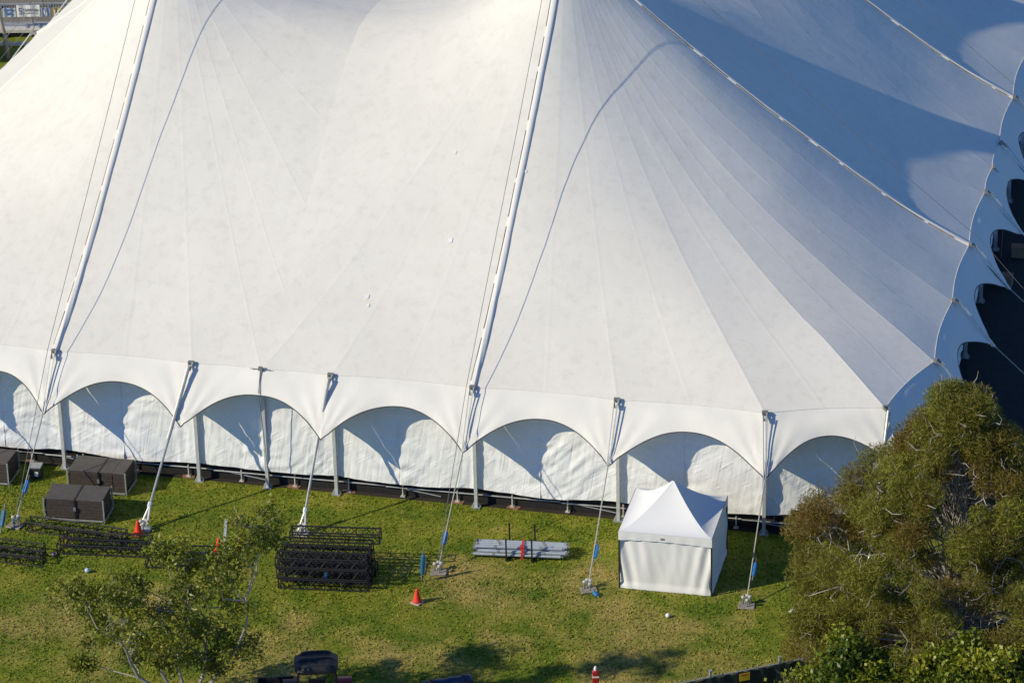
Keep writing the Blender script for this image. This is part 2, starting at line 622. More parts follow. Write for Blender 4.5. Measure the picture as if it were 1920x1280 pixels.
# posts round the edge, with their outward directions
side_x = [-17.06, -12.18, -7.31, -2.44, 2.44, 7.31, 12.18, 17.06]
edge = []
for q in range(4):
    c, s = round(math.cos(q * PI / 2)), round(math.sin(q * PI / 2))

    def rt(x, y, c=c, s=s): return Vector((x * c - y * s, x * s + y * c, 0))
    for i, x in enumerate(side_x):
        o = rt(0, -1)
        if i == 0: o = rt(-.18, -1).normalized()
        if i == 7: o = rt(.18, -1).normalized()
        edge.append([rt(x, -HALF), o, q, i])
    edge.append([rt(20.81, -20.81), rt(.55, -.83).normalized(), q, 8])
for e in edge:
    e[0].x = sq(e[0].x)
OUT, DROP = 1.50, 1.64
NE = len(edge)
for k in range(NE):
    (E0, o0, q0, i0), (E1, o1, q1, i1) = edge[k], edge[(k + 1) % NE]
    e0 = E0 + Vector((0, 0, EAVE)); e1 = E1 + Vector((0, 0, EAVE))
    s0 = E0 + o0 * OUT + Vector((0, 0, EAVE - DROP)); s1 = E1 + o1 * OUT + Vector((0, 0, EAVE - DROP))
    chord_n = (E1 - E0).cross(Vector((0, 0, 1))).normalized()
    na, nb = (44, 14) if q0 in (0, 1) else (20, 6)
    grid = []
    edge_pts = []
    for ib in range(nb + 1):
        b = ib / nb
        row = []
        for ia in range(na + 1):
            a = ia / na
            a = .5 - .5 * math.cos(PI * a) if False else a
            gdep = .40 + .60 * abs(2 * a - 1) ** 2.1
            top, bot = e0.lerp(e1, a), s0.lerp(s1, a)
            top = top - chord_n * (PULL * (.5 * abs(math.sin(2 * PI * a)) if i0 == 3 else math.sin(PI * a)))
            p = top.lerp(bot, gdep * b)
            n = (o0.lerp(o1, a) + Vector((0, 0, 1))).normalized()
            d = 0.0
            vv = max(0.0, 1 - gdep * b) * 2.2
            for uu, ph in ((a * 4.87, 0), ((1 - a) * 4.87, 2)):
                rad_ = math.hypot(uu, vv)
                ang = math.atan2(uu, vv + .06)
                d += .062 * math.sin(ang * 19 + k * 1.3 + ph) * math.exp(-rad_ / .75) * min(1, uu * 9)
            d += .05 * noise.noise((p.x * .9, p.y * .9, p.z * .9 + k)) * min(1, b * 3) * (1 if b < 1 else .8)
            d += .10 * math.sin(PI * a) * math.sin(PI * min(1, b)) * .6
            row.append(p + n * d + Vector((0, 0, 0.002)))
        grid.append(row)
    MB().grid(grid, flip=True).build('valance', M['valance'], tent, smooth=True)
    MB().tube([p + Vector((0, 0, -.012)) for p in grid[-1]], .022, 5).build('edge_rope', M['hem'], tent)  # dark tube added as the shadow line along the arch edge
    MB().tube([p + Vector((0, 0, .008)) for p in grid[0]], .011, 5).build('eave_piping', M['sleeve'], tent)
    # wall curtain, set back behind the posts
    inn = .10
    w0, w1 = E0 - o0 * inn, E1 - o1 * inn
    nx, nz = (84, 66) if q0 in (0, 1) else (16, 8)
    grid = []
    oo = ((o0 + o1) / 2).normalized()
    for iz in range(nz + 1):
        tz = iz / nz
        row = []
        for ix in range(nx + 1):
            t = ix / nx
            p = w0.lerp(w1, t)
            bot = .64 + .05 * noise.noise((t * 3.1, k * 7.7, 0)) - .10 * math.sin(PI * t) ** 2 * (.4 + .6 * noise.noise((k * 3.3, .5, 0)))
            z = bot + (4.22 - bot) * tz
            X, Z = t * 4.87, z
            hf = 0 if t < .46 else 1
            an = (.35 if hf else -.55) + .5 * noise.noise((k * 2.7, hf * 5.1, .3)) + .45 * noise.noise((X * .35, Z * .4, k * 1.7))
            ca_, sa_ = math.cos(an), math.sin(an)
            wz = .22 * noise.noise((X * .7, Z * .7, k * 4.1))
            u_ = X * ca_ + Z * sa_
            v_ = -X * sa_ + Z * ca_ + wz
            patch = .35 + .9 * max(0.0, .5 + noise.noise((X * .5, Z * .5, k * 6.3)))
            e_ = min(t, 1 - t) * 4.87
            d = .06 * noise.noise((X * .5 + k * 5, Z * .35, 2)) \
                + patch * (.040 * noise.noise((u_ * .55, v_ * 2.3, k * 3.7)) + .034 * noise.noise((u_ * .9, v_ * 5.0, k * 1.9))) \
                + .05 * math.exp(-e_ / .45) * noise.noise((X * 5.5, Z * .5, k * 2.3)) + .012 * noise.noise((X * 3, Z * 3, k))
            pk = math.exp(-((t - .46) / .06) ** 2)
            pk2 = math.exp(-abs(t - .46) / .11)
            d += pk2 * .026 * math.sin(Z * 10 + 3 * noise.noise((Z * 1.6, k, 0)) + abs(t - .46) * 9)
            hold = min(1, t * 9, (1 - t) * 9)
            d = d * (.25 + .75 * hold) + .10 * math.sin(PI * t) * (1 - tz)
            d = d * (1 - .85 * tz ** 3) - .07 * math.sin(PI * t) * tz ** 2
            row.append((p.x + oo.x * d, p.y + oo.y * d, z))
        grid.append(row)
    wp = MB().grid(grid).build('wall_panel', M['wall'], tent, smooth=True)
    if q0 in (0, 1):
        ix = int(.46 * nx)
        strip = [(Vector(r[ix]) + oo * .006) for r in grid[:-4]]
        tv = (w1 - w0).normalized()
        zz = MB().grid([[p - tv * .022, p + oo * .016, p + tv * .022] for p in strip])
        zz.build('zip_seam', M['wall'], wp, smooth=True)

# posts, brackets and tie rods
anch = {}                                           # where the ties of the front meet the ground, in tent plan
for key, (x, y) in {2: (-16.71, 101.86), 3: (-12.39, 101.38), 4: (-7.11, 100.82), 5: (-2.56, 97.99), 6: (2.25, 96.59),
                    7: (7.23, 95.32)}.items():
    anch[(0, key)] = Vector((*tl(x, y), 0))


def post(parent, p, rz, big=True):
    o = MB().box((p.x, p.y, EAVE / 2 - .02), (.11, .13, EAVE - .06), rz).build('side_post', M['alu_pale'], parent)
    MB().box((p.x, p.y, .02), (.30, .30, .03), rz).bar((p.x - .14, p.y, .035), (p.x, p.y, .3), .02, .05).bar(
        (p.x + .14, p.y, .035), (p.x, p.y, .3), .02, .05).build('base_plate', M['galv'], o)
    return o


for E, o, q, i in edge:
    rz = math.atan2(o.y, o.x) + PI / 2
    post(tent, E, rz)
    t = Vector((-o.y, o.x, 0))
    top = E + Vector((0, 0, EAVE))
    br = MB()
    br.box(top + o * .05 + Vector((0, 0, .05)), (.20, .12, .12), rz)
    br.bar(top + o * .08 + t * .08 + Vector((0, 0, .08)), top + o * .32 + t * .02 + Vector((0, 0, -.12)), .04, .05)
    br.bar(top + o * .08 - t * .08 + Vector((0, 0, .08)), top + o * .32 - t * .02 + Vector((0, 0, -.12)), .04, .05)
    br.build('eave_bracket', M['steel'], tent)
    g_ = anch.get((q, i), E + o * 4.5)
    sc = E + o * (OUT + .04) + Vector((0, 0, EAVE - DROP + .03))
    hd = top + o * .25 + Vector((0, 0, .02))
    if (q, i) in ((0, 3), (0, 4), (0, 8)):
        # rigid aluminium prop instead of a rope
        gr = g_ + Vector((0, 0, .12))
        if i == 8: gr = Vector((*tl(11.35, 97.4), .12))
        dirv = (gr - hd)
        mid = hd + dirv * .46
        lo = hd + dirv * .86
        s = MB().tube([hd, mid], .052, 8)
        s.tube([mid - dirv * .02, lo], .043, 8)
        u_ = Vector((dirv.y, -dirv.x, 0)).normalized() * .10
        s.tube([hd + u_ * .6 + dirv * .02, mid + u_ * .5], .025, 6)
        st = s.build('prop_strut', M['strut'], tent)
        f = MB().tube([lo + u_ * .0, gr + u_ * 1.2], .035, 6).tube([lo, gr - u_ * 1.2], .035, 6)
        f.tube([lo - dirv * .01, lo + dirv * .02], .085, 8)
        f.box(gr - Vector((0, 0, .08)), (.45, .28, .05), rz)
        f.build('strut_foot', M['alu_pale'], st)
    else:
        tie = MB()
        for sg in (-1, 1):
            tie.tube([hd + t * .06 * sg, sc + t * .035 * sg], .019, 6)
        tie.build('tie_rod', M['alu'], tent)
        rp = MB().tube([sc, sc.lerp(g_ + Vector((0, 0, .15)), .62), g_ + Vector((0, 0, .15))], .022, 6)
        rp.build('guy_rope', M['rope'], tent)

# slim posts with their pulleys half way along each side
for q in range(4):
    c, s = round(math.cos(q * PI / 2)), round(math.sin(q * PI / 2))
    E = Vector((sq(HALF * s), -HALF * c, 0))
    o = Vector((s, -c, 0)); t = Vector((-o.y, o.x, 0))
    rz = math.atan2(o.y, o.x) + PI / 2
    post(tent, E, rz)
    top = E + Vector((0, 0, EAVE))
    b = MB().box(top + o * .06 + Vector((0, 0, .06)), (.13, .1, .13), rz)
    b.bar(top + t * .36 + o * .05 + Vector((0, 0, .03)), top - t * .36 + o * .05 + Vector((0, 0, .03)), .018, .018)
    b.build('eave_bracket', M['steel'], tent)
    MB().tube([top + o * .1, E + o * .55 + t * .05 + Vector((0, 0, 3.85)), E + o * .45 + t * .2 + Vector((0, 0, .7))], .012, 5).tube(
        [top + o * .1 + t * .02, E + o * .58 + t * .12 + Vector((0, 0, 3.8))], .012, 5).build('pull_cord', M['cable'], tent)

# ridge sleeves, laced along one side, and the cables from the mast heads
for sx, sy in ((1, -1), (-1, -1), (1, 1), (-1, 1)):
    m0 = Vector((sx * MST, sy * MST, 0))
    for d in (Vector((0, sy, 0)), Vector((sx, 0, 0))):
        t = Vector((-d.y, d.x, 0))
        pts = []
        N = 90
        for i in range(N + 1):
            w = .05 + .955 * i / N
            z = roof_h(0, 14.62 * min(w, 1.0))
            p = m0 + d * (14.62 * w)
            p.x = sq(p.x)
            z += warp(p.x, p.y) * min(1, max(0, (1 - w)) * 6 + .15) * min(1, w * 3)
            pts.append((w, Vector((p.x, p.y, z))))
        grid = []
        for i, (w, p) in enumerate(pts):
            row = []
            low = max(0.0, (w - .55) / .45)
            for j in range(11):
                a = PI * j / 10
                wr = 1 + low * .16 * math.sin(a * 5 + w * 34) + .05 * noise.noise((w * 25, j * .3, 2))
                half_w = (.118 + .01 * noise.noise((w * 9, 0, 5))) * (1 - .25 * max(0, (w - .92) / .08))
                row.append(p + t * (half_w * math.cos(a)) * (1 if j in (0, 10) else wr) + Vector((0, 0, -.01 + .10 * math.sin(a) * wr)))
            grid.append(row)
        sl = MB().grid(grid).build('ridge_sleeve', M['sleeve'], tent, smooth=True)
        gap = MB()
        i = 2
        rr = random.Random(int(sx * 3 + sy * 5 + d.x * 7 + 40))
        while i < N - 4:
            j = min(N - 2, i + rr.randint(5, 12))
            gap.grid([[p - t * .142 + Vector((0, 0, .022)) * 1, p - t * .116 + Vector((0, 0, .045))] for w, p in pts[i:j + 1]])
            i = j + rr.randint(1, 2)
        gap.build('lacing_gap', M['hem'], sl)
        head = m0 + Vector((0, 0, 17.0)) + d * .3
        brk = m0 + d * 15.06 + Vector((0, 0, 4.72)) - t * .10
        brk.x = sq(brk.x)
        key = next(k for k, e in enumerate(edge) if (e[0] - Vector((sq((m0 + d * 14.62).x), (m0 + d * 14.62).y, 0))).length < .2)
        E, o, q, i = edge[key]
        g_ = anch.get((q, i), E + o * 4.5)
        MB().tube([head, head.lerp(brk, .5) - Vector((0, 0, .12)), brk, g_ + Vector((-.05, 0, .15))], .010, 5).build('guy_cable', M['cable'], tent)
    mast = MB()
    for a, b in ((-1, -1), (1, -1), (1, 1), (-1, 1)):
        mast.tube([m0 + Vector((a * .22, b * .22, 0)), m0 + Vector((a * .22, b * .22, 17))], .035, 6)
    for k in range(34):
        z = k * .5
        for (a, b), (c_, d_) in (((-1, -1), (1, -1)), ((1, -1), (1, 1)), ((1, 1), (-1, 1)), ((-1, 1), (-1, -1))):
            mast.tube([m0 + Vector((a * .22, b * .22, z)), m0 + Vector((c_ * .22, d_ * .22, z + .5))], .016, 4)
    mk = mast.build('king_mast', M['alu'], tent)
    MB().lathe([(.45, 16.9), (.5, 17.0), (.4, 17.25), (.1, 17.35)], m0, 12).build('mast_head', M['steel'], mk)
    MB().lathe([(.42, ZT - .25), (.36, ZT + .03), (.33, ZT + .15), (.32, ZT + .17)], m0, 16).build('roof_collar', M['sleeve'], tent)

# repairs: bright square patches welded on the roof
for (w, a, b, sz) in ((.66, -.27, 1, .16), (.80, -.6, 1, .13), (.82, -.585, 1, .10), (.50, .02, 1, .09), (.46, -.34, 1, .10)):
    for sxx in (1,):
        bb = 14.62 * w
        aa = a * 7.31 * 1
        # height of the front right quarter over this spot: ray through it
        f = bb / 14.62
        ea = aa / f
        x, y = MST + aa, -(MST + bb)
        def zz_(x, y):
            return roof_h(x - MST, -y - MST) + warp(x, y) + .02
        h = sz / 2
        MB().add([(x + u, y + v, zz_(x + u, y + v)) for u, v in ((-h, -h), (h, -h), (h, h), (-h, h))], [(0, 1, 2, 3)]).build(
            'repair_patch', M['white'], tent)

# ------------------------------------------------------------------ scaffold rail under the wall
sc_root = empty('scaffold_base', (*tw(0, -21.8), 0), T_ROT, 'low scaffold rail on base jacks along the foot of the tent wall', 'scaffold')
YR = .10
xs = [-20.0 + 1.9 * k for k in range(22)]
for a, b in ((-20, -14.2), (-14.2, -8.1), (-8.1, -2.0), (-2.0, 4.1), (4.1, 10.2), (10.2, 16.3), (16.3, 20.2)):
    MB().tube([(a, YR, .34), (b - .03, YR + .02, .36)], .028, 7).build('rail', M['galv'], sc_root)
    MB().tube([(a, YR + .14, .56), (b - .03, YR + .14, .56)], .028, 7).build('rail', M['steel'], sc_root)
    MB().tube([(a + .3, YR, .36), (a + 1.9, YR + .09, .10)], .022, 6).build('brace', M['galv'], sc_root)
for k, x in enumerate(xs):
    j = MB().tube([(x, YR, .03), (x, YR, .50)], .026, 7).box((x, YR, .035), (.16, .16, .02))
    jo = j.build('base_jack', M['pinhead'], sc_root)
    if k % 3 != 1:
        MB().box((x + random.uniform(-.05, .05), YR - .02, .0), (.42, .26, .05), random.uniform(-.3, .3)).build('sole_board', M['sole'], jo)
MB().box((0, .20, .42), (41.0, .03, .80)).build('black_skirt', M['blackcloth'], sc_root)  # black sheet added to darken the gap below the wall as shade

# ------------------------------------------------------------------ small white marquee on the lawn
mq = empty('marquee', (3.24, 96.65, 0), R(-13.34), 'small white peaked marquee with closed walls standing on the grass', 'marquee')
W_, EV, PK = 3.0, 2.08, 3.28
for a in range(4):
    ca, sa = round(math.cos(a * PI / 2)), round(math.sin(a * PI / 2))

    def mp(x, y, z, ca=ca, sa=sa):
        return (1.5 + x * ca - y * sa, 1.5 + x * sa + y * ca, z)
    grid = []
    for i in range(15):
        f = 1 - i / 14 * .985
        row = []
        for j in range(13):
            t = -1 + j / 6
            zz = EV + (PK - EV) * ((1 - f) ** 1.62)
            zz -= .05 * (1 - t * t) * math.sin(PI * f)
            row.append(mp(t * 1.5 * f, -1.5 * f, zz))
        grid.append(row)
    MB().grid(grid).build('roof_panel', M['marquee'], mq, smooth=True)
    grid = []
    for i in range(5):
        grid.append([mp(-1.51 + 3.02 * j / 24, -1.515 - .012 * math.sin(j * 1.7) * (1 - i / 4), 1.80 + .285 * i / 4
                        + (.05 * math.cos(PI * (j / 24 - .5)) - .03) * (1 - i / 4)) for j in range(25)])
    MB().grid(grid).build('valance', M['marquee'], mq, smooth=True)
    grid = []
    for i in range(21):
        z = .02 + 1.86 * i / 20
        row = []
        for j in range(61):
            t = j / 60
            e = min(t, 1 - t)
            fold = .042 * math.exp(-e * 7.5) * math.sin(t * 46 + (1 if t < .5 else -1) * z * 3.2) 
            fold += .028 * noise.noise((t * 5, z * .7, a * 3)) + .012 * noise.noise((t * 14 + z, z * 1.5, a * 3))
            if z < .14: fold = fold * .4 - .05
            row.append(mp(-1.47 + 2.94 * t, -1.46 + fold, z))
        grid.append(row)
    MB().grid(grid).build('wall_panel', M['marquee'], mq, smooth=True)
    px = mp(-1.49, -1.49, 0)
    MB().box((px[0], px[1], 1.0), (.045, .045, 2.0)).build('leg', M['black'], mq)
MB().box((1.42, -.030, 1.93), (.13, .006, .075)).build('maker_badge', M['greyink'], mq)

# ------------------------------------------------------------------ stacks of stage decks
def deck_stack(x, y, rz, label, L=2.1, D=1.12, gapx=None):
    r = empty('deck_stack', (x, y, 0), rz, label, 'deck stack', 'stacks of stage decks on the grass')
    fr = MB()
    for px in (.02, L - .02):
        for py in (.02, D - .02):
            fr.box((px, py, .43), (.045, .045, .86))
    for py in (-.004, D + .004):
        fr.box((L / 2, py, .10), (L - .1, .04, .06))
    for px in (-.004, L + .004):
        fr.box((px, D / 2, .10), (.04, D - .1, .06))
    fr.build('frame', M['galv'], r)
    n = 6
    split = gapx or [L * .52]
    cuts = [0.05] + split + [L - .05]
    for k in range(n):
        for a, b in zip(cuts[:-1], cuts[1:]):
            z = .15 + k * .112
            jx, jy = random.uniform(-.006, .006), random.uniform(-.012, .008)
            MB().box(((a + b) / 2 + jx, D / 2 + jy, z + .051), (b - a - .025, D - .07, .102)).build(
                'deck_panel', M['ply'] if k < n - 1 else M['ply'], r)
    for a, b in zip(cuts[:-1], cuts[1:]):
        MB().box(((a + b) / 2, D / 2, .835), (b - a - .012, D - .03, .018)).build('top_sheet', M['ply_top'], r)
    st = MB().box((split[0] - .02, -.008, .48), (.055, .012, .74)).box((split[0] - .02, D / 2, .850), (.055, D, .010))
    so = st.build('strap', M['black'], r)
    MB().box((split[0] - .02, -.03, .52), (.08, .03, .13)).build('buckle', M['steel'], so)
    return r


deck_stack(-15.22, 104.20, R(-13), 'dark stage deck stack with a gap in its top, behind the other one', gapx=[1.15, 1.62])
deck_stack(-15.80, 102.16, R(-10), 'dark stage deck stack nearest the black trusses on the grass', gapx=[1.12])
deck_stack(-19.32, 105.15, R(-13), 'dark stage deck stack cut by the left edge of the picture', gapx=[1.05])

cs = empty('equipment_case', (-16.62, 105.18, 0), R(-8), 'small black case with a pale lid on the grass between the deck stacks', 'case')
MB().bevel_box((.20, .17, .22), (.40, .34, .40), .02).build('body', M['black'], cs)
MB().bevel_box((.20, .17, .46), (.42, .36, .07), .015).build('lid', plain('pale_lid', (.30, .31, .33), .5), cs)
MB().box((.24, -.012, .22), (.12, .02, .16)).build('side_label', M['white'], cs)

# ------------------------------------------------------------------ black lattice trusses
def truss_proto(L, w, h, bays):
    r = empty('lattice_truss', (0, 0, 0))
    for y in (0, w):
        for z in (.025, h):
            MB().tube([(0, y, z), (L, y, z)], .026, 6).build('chord', M['truss'], r)

    def lace(p0, p1):
        m_ = MB()
        for k in range(bays):
            a, b = k / bays * L, (k + .5) / bays * L
            c_ = (k + 1) / bays * L
            m_.tube([(a, *p0), (b, *p1)], .014, 4).tube([(b, *p1), (c_, *p0)], .014, 4)
        for x in (.02, L - .02):
            m_.tube([(x, *p0), (x, *p1)], .018, 4)
        m_.build('lacing', M['truss'], r)
    lace((0, .025), (0, h)); lace((w, h), (w, .025)); lace((0, h), (w, h)); lace((w, .025), (0, .025))
    return r


tr = truss_proto(2.95, .44, .355, 6)


def put_truss(o, x, y, z, rz, label, group):
    o.location = (x, y, z)
    o.rotation_euler = (0, 0, rz)
    return tag(o, label, 'truss', group)


rzs = R(-7.2)
ux, uy = Vector((math.cos(rzs), math.sin(rzs))), Vector((-math.sin(rzs), math.cos(rzs)))
lay = ['bottom', 'middle', 'top']
rw = ['front', 'middle', 'back']
first = True
for k in range(3):
    for j in range(3):
        o = tr if first else copy_tree(tr)
        first = False
        base = Vector((-7.74, 97.16)) + uy * (j * .475) + ux * (random.uniform(-.06, .06) + (.04 * j))
        put_truss(o, base.x, base.y, .005 + k * .385, rzs + random.uniform(-.006, .006),
                  'black lattice truss in the %s layer, %s row of the truss pile by the strut' % (lay[k], rw[j]),
                  'black trusses in the pile')
base = Vector((-7.74, 97.16)) + uy * 1.02 + ux * .28
put_truss(copy_tree(tr), base.x, base.y, 1.165, rzs + .01, 'single black lattice truss lying loose on top of the truss pile', 'black trusses in the pile')
bx = MB().box((0, 0, 0), (.09, .05, .22)).build('ratchet_strap_end', M['blue'], None, loc=(-6.15, 97.02, .50))
tag(bx, 'small blue and white strap end hanging on the front of the truss pile', 'strap')

lt = truss_proto(3.55, .42, .36, 7)
put_truss(lt, -16.35, 101.45, .005, R(-18.5), 'black lattice truss on the grass in front of the nearer deck stack', 'black trusses laid along the grass')
lt2 = copy_tree(tr)
put_truss(lt2, -15.12, 99.82, .005, R(-8.0), 'black lattice truss with a pale end lying behind the sparse tree', 'black trusses laid along the grass')
put_truss(copy_tree(tr), -14.95, 100.28, .005, R(-8.6), 'black lattice truss lying against the pale ended one, tent side', 'black trusses laid along the grass')
put_truss(copy_tree(tr), -12.12, 98.72, .005, R(-5.0), 'black lattice truss half hidden by the sparse tree below the lone prop', 'black trusses laid along the grass')
put_truss(copy_tree(tr), -12.06, 99.20, .005, R(-5.4), 'black lattice truss behind the sparse tree, nearer the lone prop and cone', 'black trusses laid along the grass')
put_truss(copy_tree(tr), -18.42, 100.28, .005, R(-17), 'black lattice truss running off the left edge of the picture, tent side', 'black trusses laid along the grass')
put_truss(copy_tree(tr), -18.40, 99.72, .005, R(-15), 'black lattice truss running off the left edge of the picture, near side', 'black trusses laid along the grass')

# ------------------------------------------------------------------ bundle of grey poles in cradles
pr = R(-7.4)
px_, py_ = Vector((math.cos(pr), math.sin(pr))), Vector((-math.sin(pr), math.cos(pr)))
pb = Vector((-1.36, 98.80))
pipe = MB().tube([(0, 0, 0), (2.86, 0, 0)], .052, 10)
po = pipe.build('grey_pole', plain('blue_grey_alloy', (.42, .47, .53), .45, .3, .15))
MB().tube([(.62, 0, 0), (.70, 0, 0)], .062, 10).tube([(2.1, 0, 0), (2.2, 0, 0)], .062, 10).build('collar', M['steel'], po)
MB().tube([(2.86, 0, 0), (2.94, 0, 0)], .030, 8).build('spigot', M['steel'], po)
MB().tube([(-.07, 0, 0), (0, 0, 0)], .030, 8).build('spigot', M['steel'], po)
first = True
for k in range(3):
    for j in range(6 - (k == 2) * 2):
        o = po if first else copy_tree(po)
        first = False
        p = pb + py_ * (.09 + j * .128 + (k % 2) * .02 + (k == 2) * .1) + px_ * random.uniform(-.10, .12)
        o.location = (p.x, p.y, .155 + k * .11)
        o.rotation_euler = (random.uniform(0, 6), 0, pr + random.uniform(-.006, .006))
        tag(o, 'grey pole in the %s layer of the strapped bundle, %s from the front' % (['bottom', 'middle', 'top'][k], ['first', 'second', 'third', 'fourth', 'fifth', 'sixth'][j]), 'pole', 'grey poles in the strapped bundle')
for i, (sx_, lb) in enumerate(((1.02, 'dark steel cradle holding the grey pole bundle, left of the red strap'),
                               (1.86, 'dark steel cradle holding the grey pole bundle, right of the red strap'))):
    p = pb + px_ * sx_ + py_ * (-.05)
    r = empty('pole_cradle', (p.x, p.y, 0), pr, lb, 'cradle', 'cradles under the pole bundle')
    MB().box((0, .45, .06), (.06, 1.02, .07)).build('base_beam', M['black'], r)
    MB().box((0, -.01, .42), (.05, .05, .84)).build('upright', M['black'], r)
    MB().box((0, .92, .45), (.05, .05, .90)).build('upright', M['black'], r)
p = pb + px_ * 1.52
r = empty('lashing_strap', (p.x, p.y, 0), pr, 'red lashing strap tied round the middle of the grey pole bundle', 'strap')
MB().grid([[(x, y, z) for x in (-.035, .035)] for y, z in ((.01, .04), (.005, .2), (.02, .30), (.12, .40), (.22, .46), (.56, .46), (.80, .34), (.86, .1))]).build('band', M['redstrap'], r)
MB().box((.0, .12, .45), (.14, .12, .06)).box((.04, .03, .33), (.07, .05, .14)).build('knot', M['redstrap'], r)

# ------------------------------------------------------------------ ground anchors, hoists, cones
def anchor(x, y, rz, label):
    r = empty('ground_anchor', (x, y, 0), rz, label, 'anchor', 'steel ground anchors')
    MB().bevel_box((0, -.06, .03), (.52, .40, .05), .02).build('plate', M['plate'], r)
    for px, py, tilt in ((-.14, .02, .1), (.12, .06, -.15), (.02, -.15, .05), (-.02, .14, .1)):
        s = MB().tube([(px, py, .05), (px + tilt * .2, py + .03, .26)], .026, 7).build('stake', M['steel'], r)
        MB().lathe([(.055, 0), (.065, .02), (.06, .06), (.03, .075)], (px + tilt * .2, py + .03, .25), 9).build('stake_head', M['pinhead'], s)
    MB().tube([(-.05, 0, .06), (-.05, .06, .20), (.05, .06, .20), (.05, 0, .06)], .018, 6).build('shackle', M['steel'], r)
    return r


AN = {2: (-16.71, 101.86), 3: (-12.39, 101.38), 4: (-7.11, 100.82), 5: (-2.56, 97.99), 6: (2.25, 96.59), 7: (7.23, 95.32)}
for key, lb in {2: 'steel ground anchor beside the trusses at the left edge, below the leftmost guy cable',
                3: 'steel ground anchor with pale pins at the foot of the prop with the red cone',
                4: 'steel ground anchor under the prop that comes down behind the truss pile',
                5: 'steel ground anchor between the truss pile and the grey pole bundle',
                6: 'steel ground anchor between the pole bundle and the white marquee',
                7: 'steel ground anchor at the right of the white marquee'}.items():
    anchor(*AN[key], R(random.uniform(-25, 10)), lb)

edge_by = {(e[2], e[3]): e for e in edge}


def hoist(p, q, label, mat='blue', Lh=.64):
    """lever hoist in a blue cover, hung from p towards q"""
    p, q = Vector(p), Vector(q)
    d = (q - p).normalized()
    r = empty('lever_hoist', tuple(p), 0, label, 'hoist', 'blue lever hoists on the guy ropes')
    r.rotation_euler = d.to_track_quat('Z', 'Y').to_euler()
    MB().bevel_box((0, 0, Lh * .45), (.14, .10, Lh * .72), .03).build('cover', M[mat], r)
    MB().tube([(.03, -.06, Lh * .12), (.045, -.075, Lh * .5), (.03, -.06, Lh * .8)], .022, 6).build('handle', M['paleblue'], r)
    MB().tube([(0, 0, -.12), (0, 0, Lh * .1)], .018, 6).tube([(0, 0, Lh * .8), (0, 0, Lh * 1.05)], .018, 6).build('hook', M['steel'], r)
    return r


def along(key, f, dz=0.0, off=0.0):
    """point at fraction f (0 ground, 1 scallop) of a front guy rope, in the world"""
    E, o, q, i = edge_by[(0, key)]
    sc = E + o * OUT + Vector((0, 0, EAVE - DROP))
    x, y = tw(sc.x, sc.y)
    S = Vector((x, y, sc.z))
    G_ = Vector((*AN[key], .15))
    return G_.lerp(S, f) + Vector((off, 0, dz))


hoist(along(5, .34, -.05), along(5, .05), 'pale blue lever hoist hanging above the anchor beside the pole bundle')
hoist(along(6, .36, -.05, .07), along(6, .05, 0, .05), 'blue lever hoist on the guy rope left of the marquee')
hoist(along(7, .34, -.05, .09), along(7, .05, 0, .06), 'blue lever hoist on the guy rope right of the marquee')
hoist(along(2, .40, 0, .05), along(2, .10), 'blue lever hoist on the guy cable at the left edge of the picture')
hoist((-3.02, 97.42, 1.05), (-3.10, 97.36, .1), 'dark blue covered hoist standing alone left of the anchor by the pole bundle', 'teal', .95)
hoist((-17.02, 101.75, .75), (-17.15, 101.40, .1), 'teal covered hoist slumped on the grass at the left edge', 'teal', .80)
hoist((2.40, 96.32, .10), (2.52, 96.1, .06), 'small pale blue hoist lying beside the anchor left of the marquee', 'blue', .34)


def cone(x, y, label):
    r = empty('traffic_cone', (x, y, 0), random.uniform(0, 1), label, 'traffic cone', 'orange traffic cones')
    MB().bevel_box((0, 0, .025), (.36, .36, .05), .02).build('base', M['orange'] if x < -5 else M['conebase'], r)
    MB().lathe([(.155, .05), (.14, .09), (.05, .46), (.045, .50), (.028, .505)], n=18).build('cone', M['orange'], r, smooth=True)
    return r


cone(-12.55, 101.05, 'orange traffic cone at the foot of the leftmost prop')
cone(-9.78, 99.72, 'orange traffic cone beside the lone silver prop behind the tree')
cone(-3.22, 96.02, 'orange traffic cone on a pale base standing in the open grass')

# lone prop standing in the grass behind the second cone
r = empty('anchor_prop', (-9.62, 99.92, 0), R(-10), 'short silver prop leaning on its anchor pins beside the second cone', 'prop')
MB().bar((0, 0, .10), (.10, .10, 1.05), .09, .09).build('stub', M['alu_pale'], r)
MB().box((.02, -.02, .03), (.42, .34, .05)).build('foot_plate', M['plate'], r)
for px in (-.12, .14):
    MB().tube([(px, -.05, .04), (px + .03, -.02, .32)], .028, 7).build('pin', M['pinhead'], r)

# litter
for (x, y, m_, rr_, nm, lb) in ((-13.99, 98.52, 'paleblue', .085, 'ball', 'pale blue ball on the grass left of the sparse tree'),
                                (4.70, 94.70, 'white', .075, 'ball', 'white ball on the grass below the marquee'),
                                (-15.20, 99.72, 'violet', .06, 'ball', 'small violet ball by the end of the trusses')):
    o = MB().lathe([(rr_ * math.sin(PI * k / 8) + .001, rr_ - rr_ * math.cos(PI * k / 8)) for k in range(9)], n=12).build(nm, M[m_], None, True, (x, y, 0))
    tag(o, lb, 'ball', 'small balls lying on the grass')
o = MB().bevel_box((0, 0, .04), (.20, .13, .08), .03).build('paper_scrap', M['white'], None, False, (8.63, 94.85, .0), .4)
tag(o, 'white scrap of paper on the grass beside the brown green tree', 'litter')

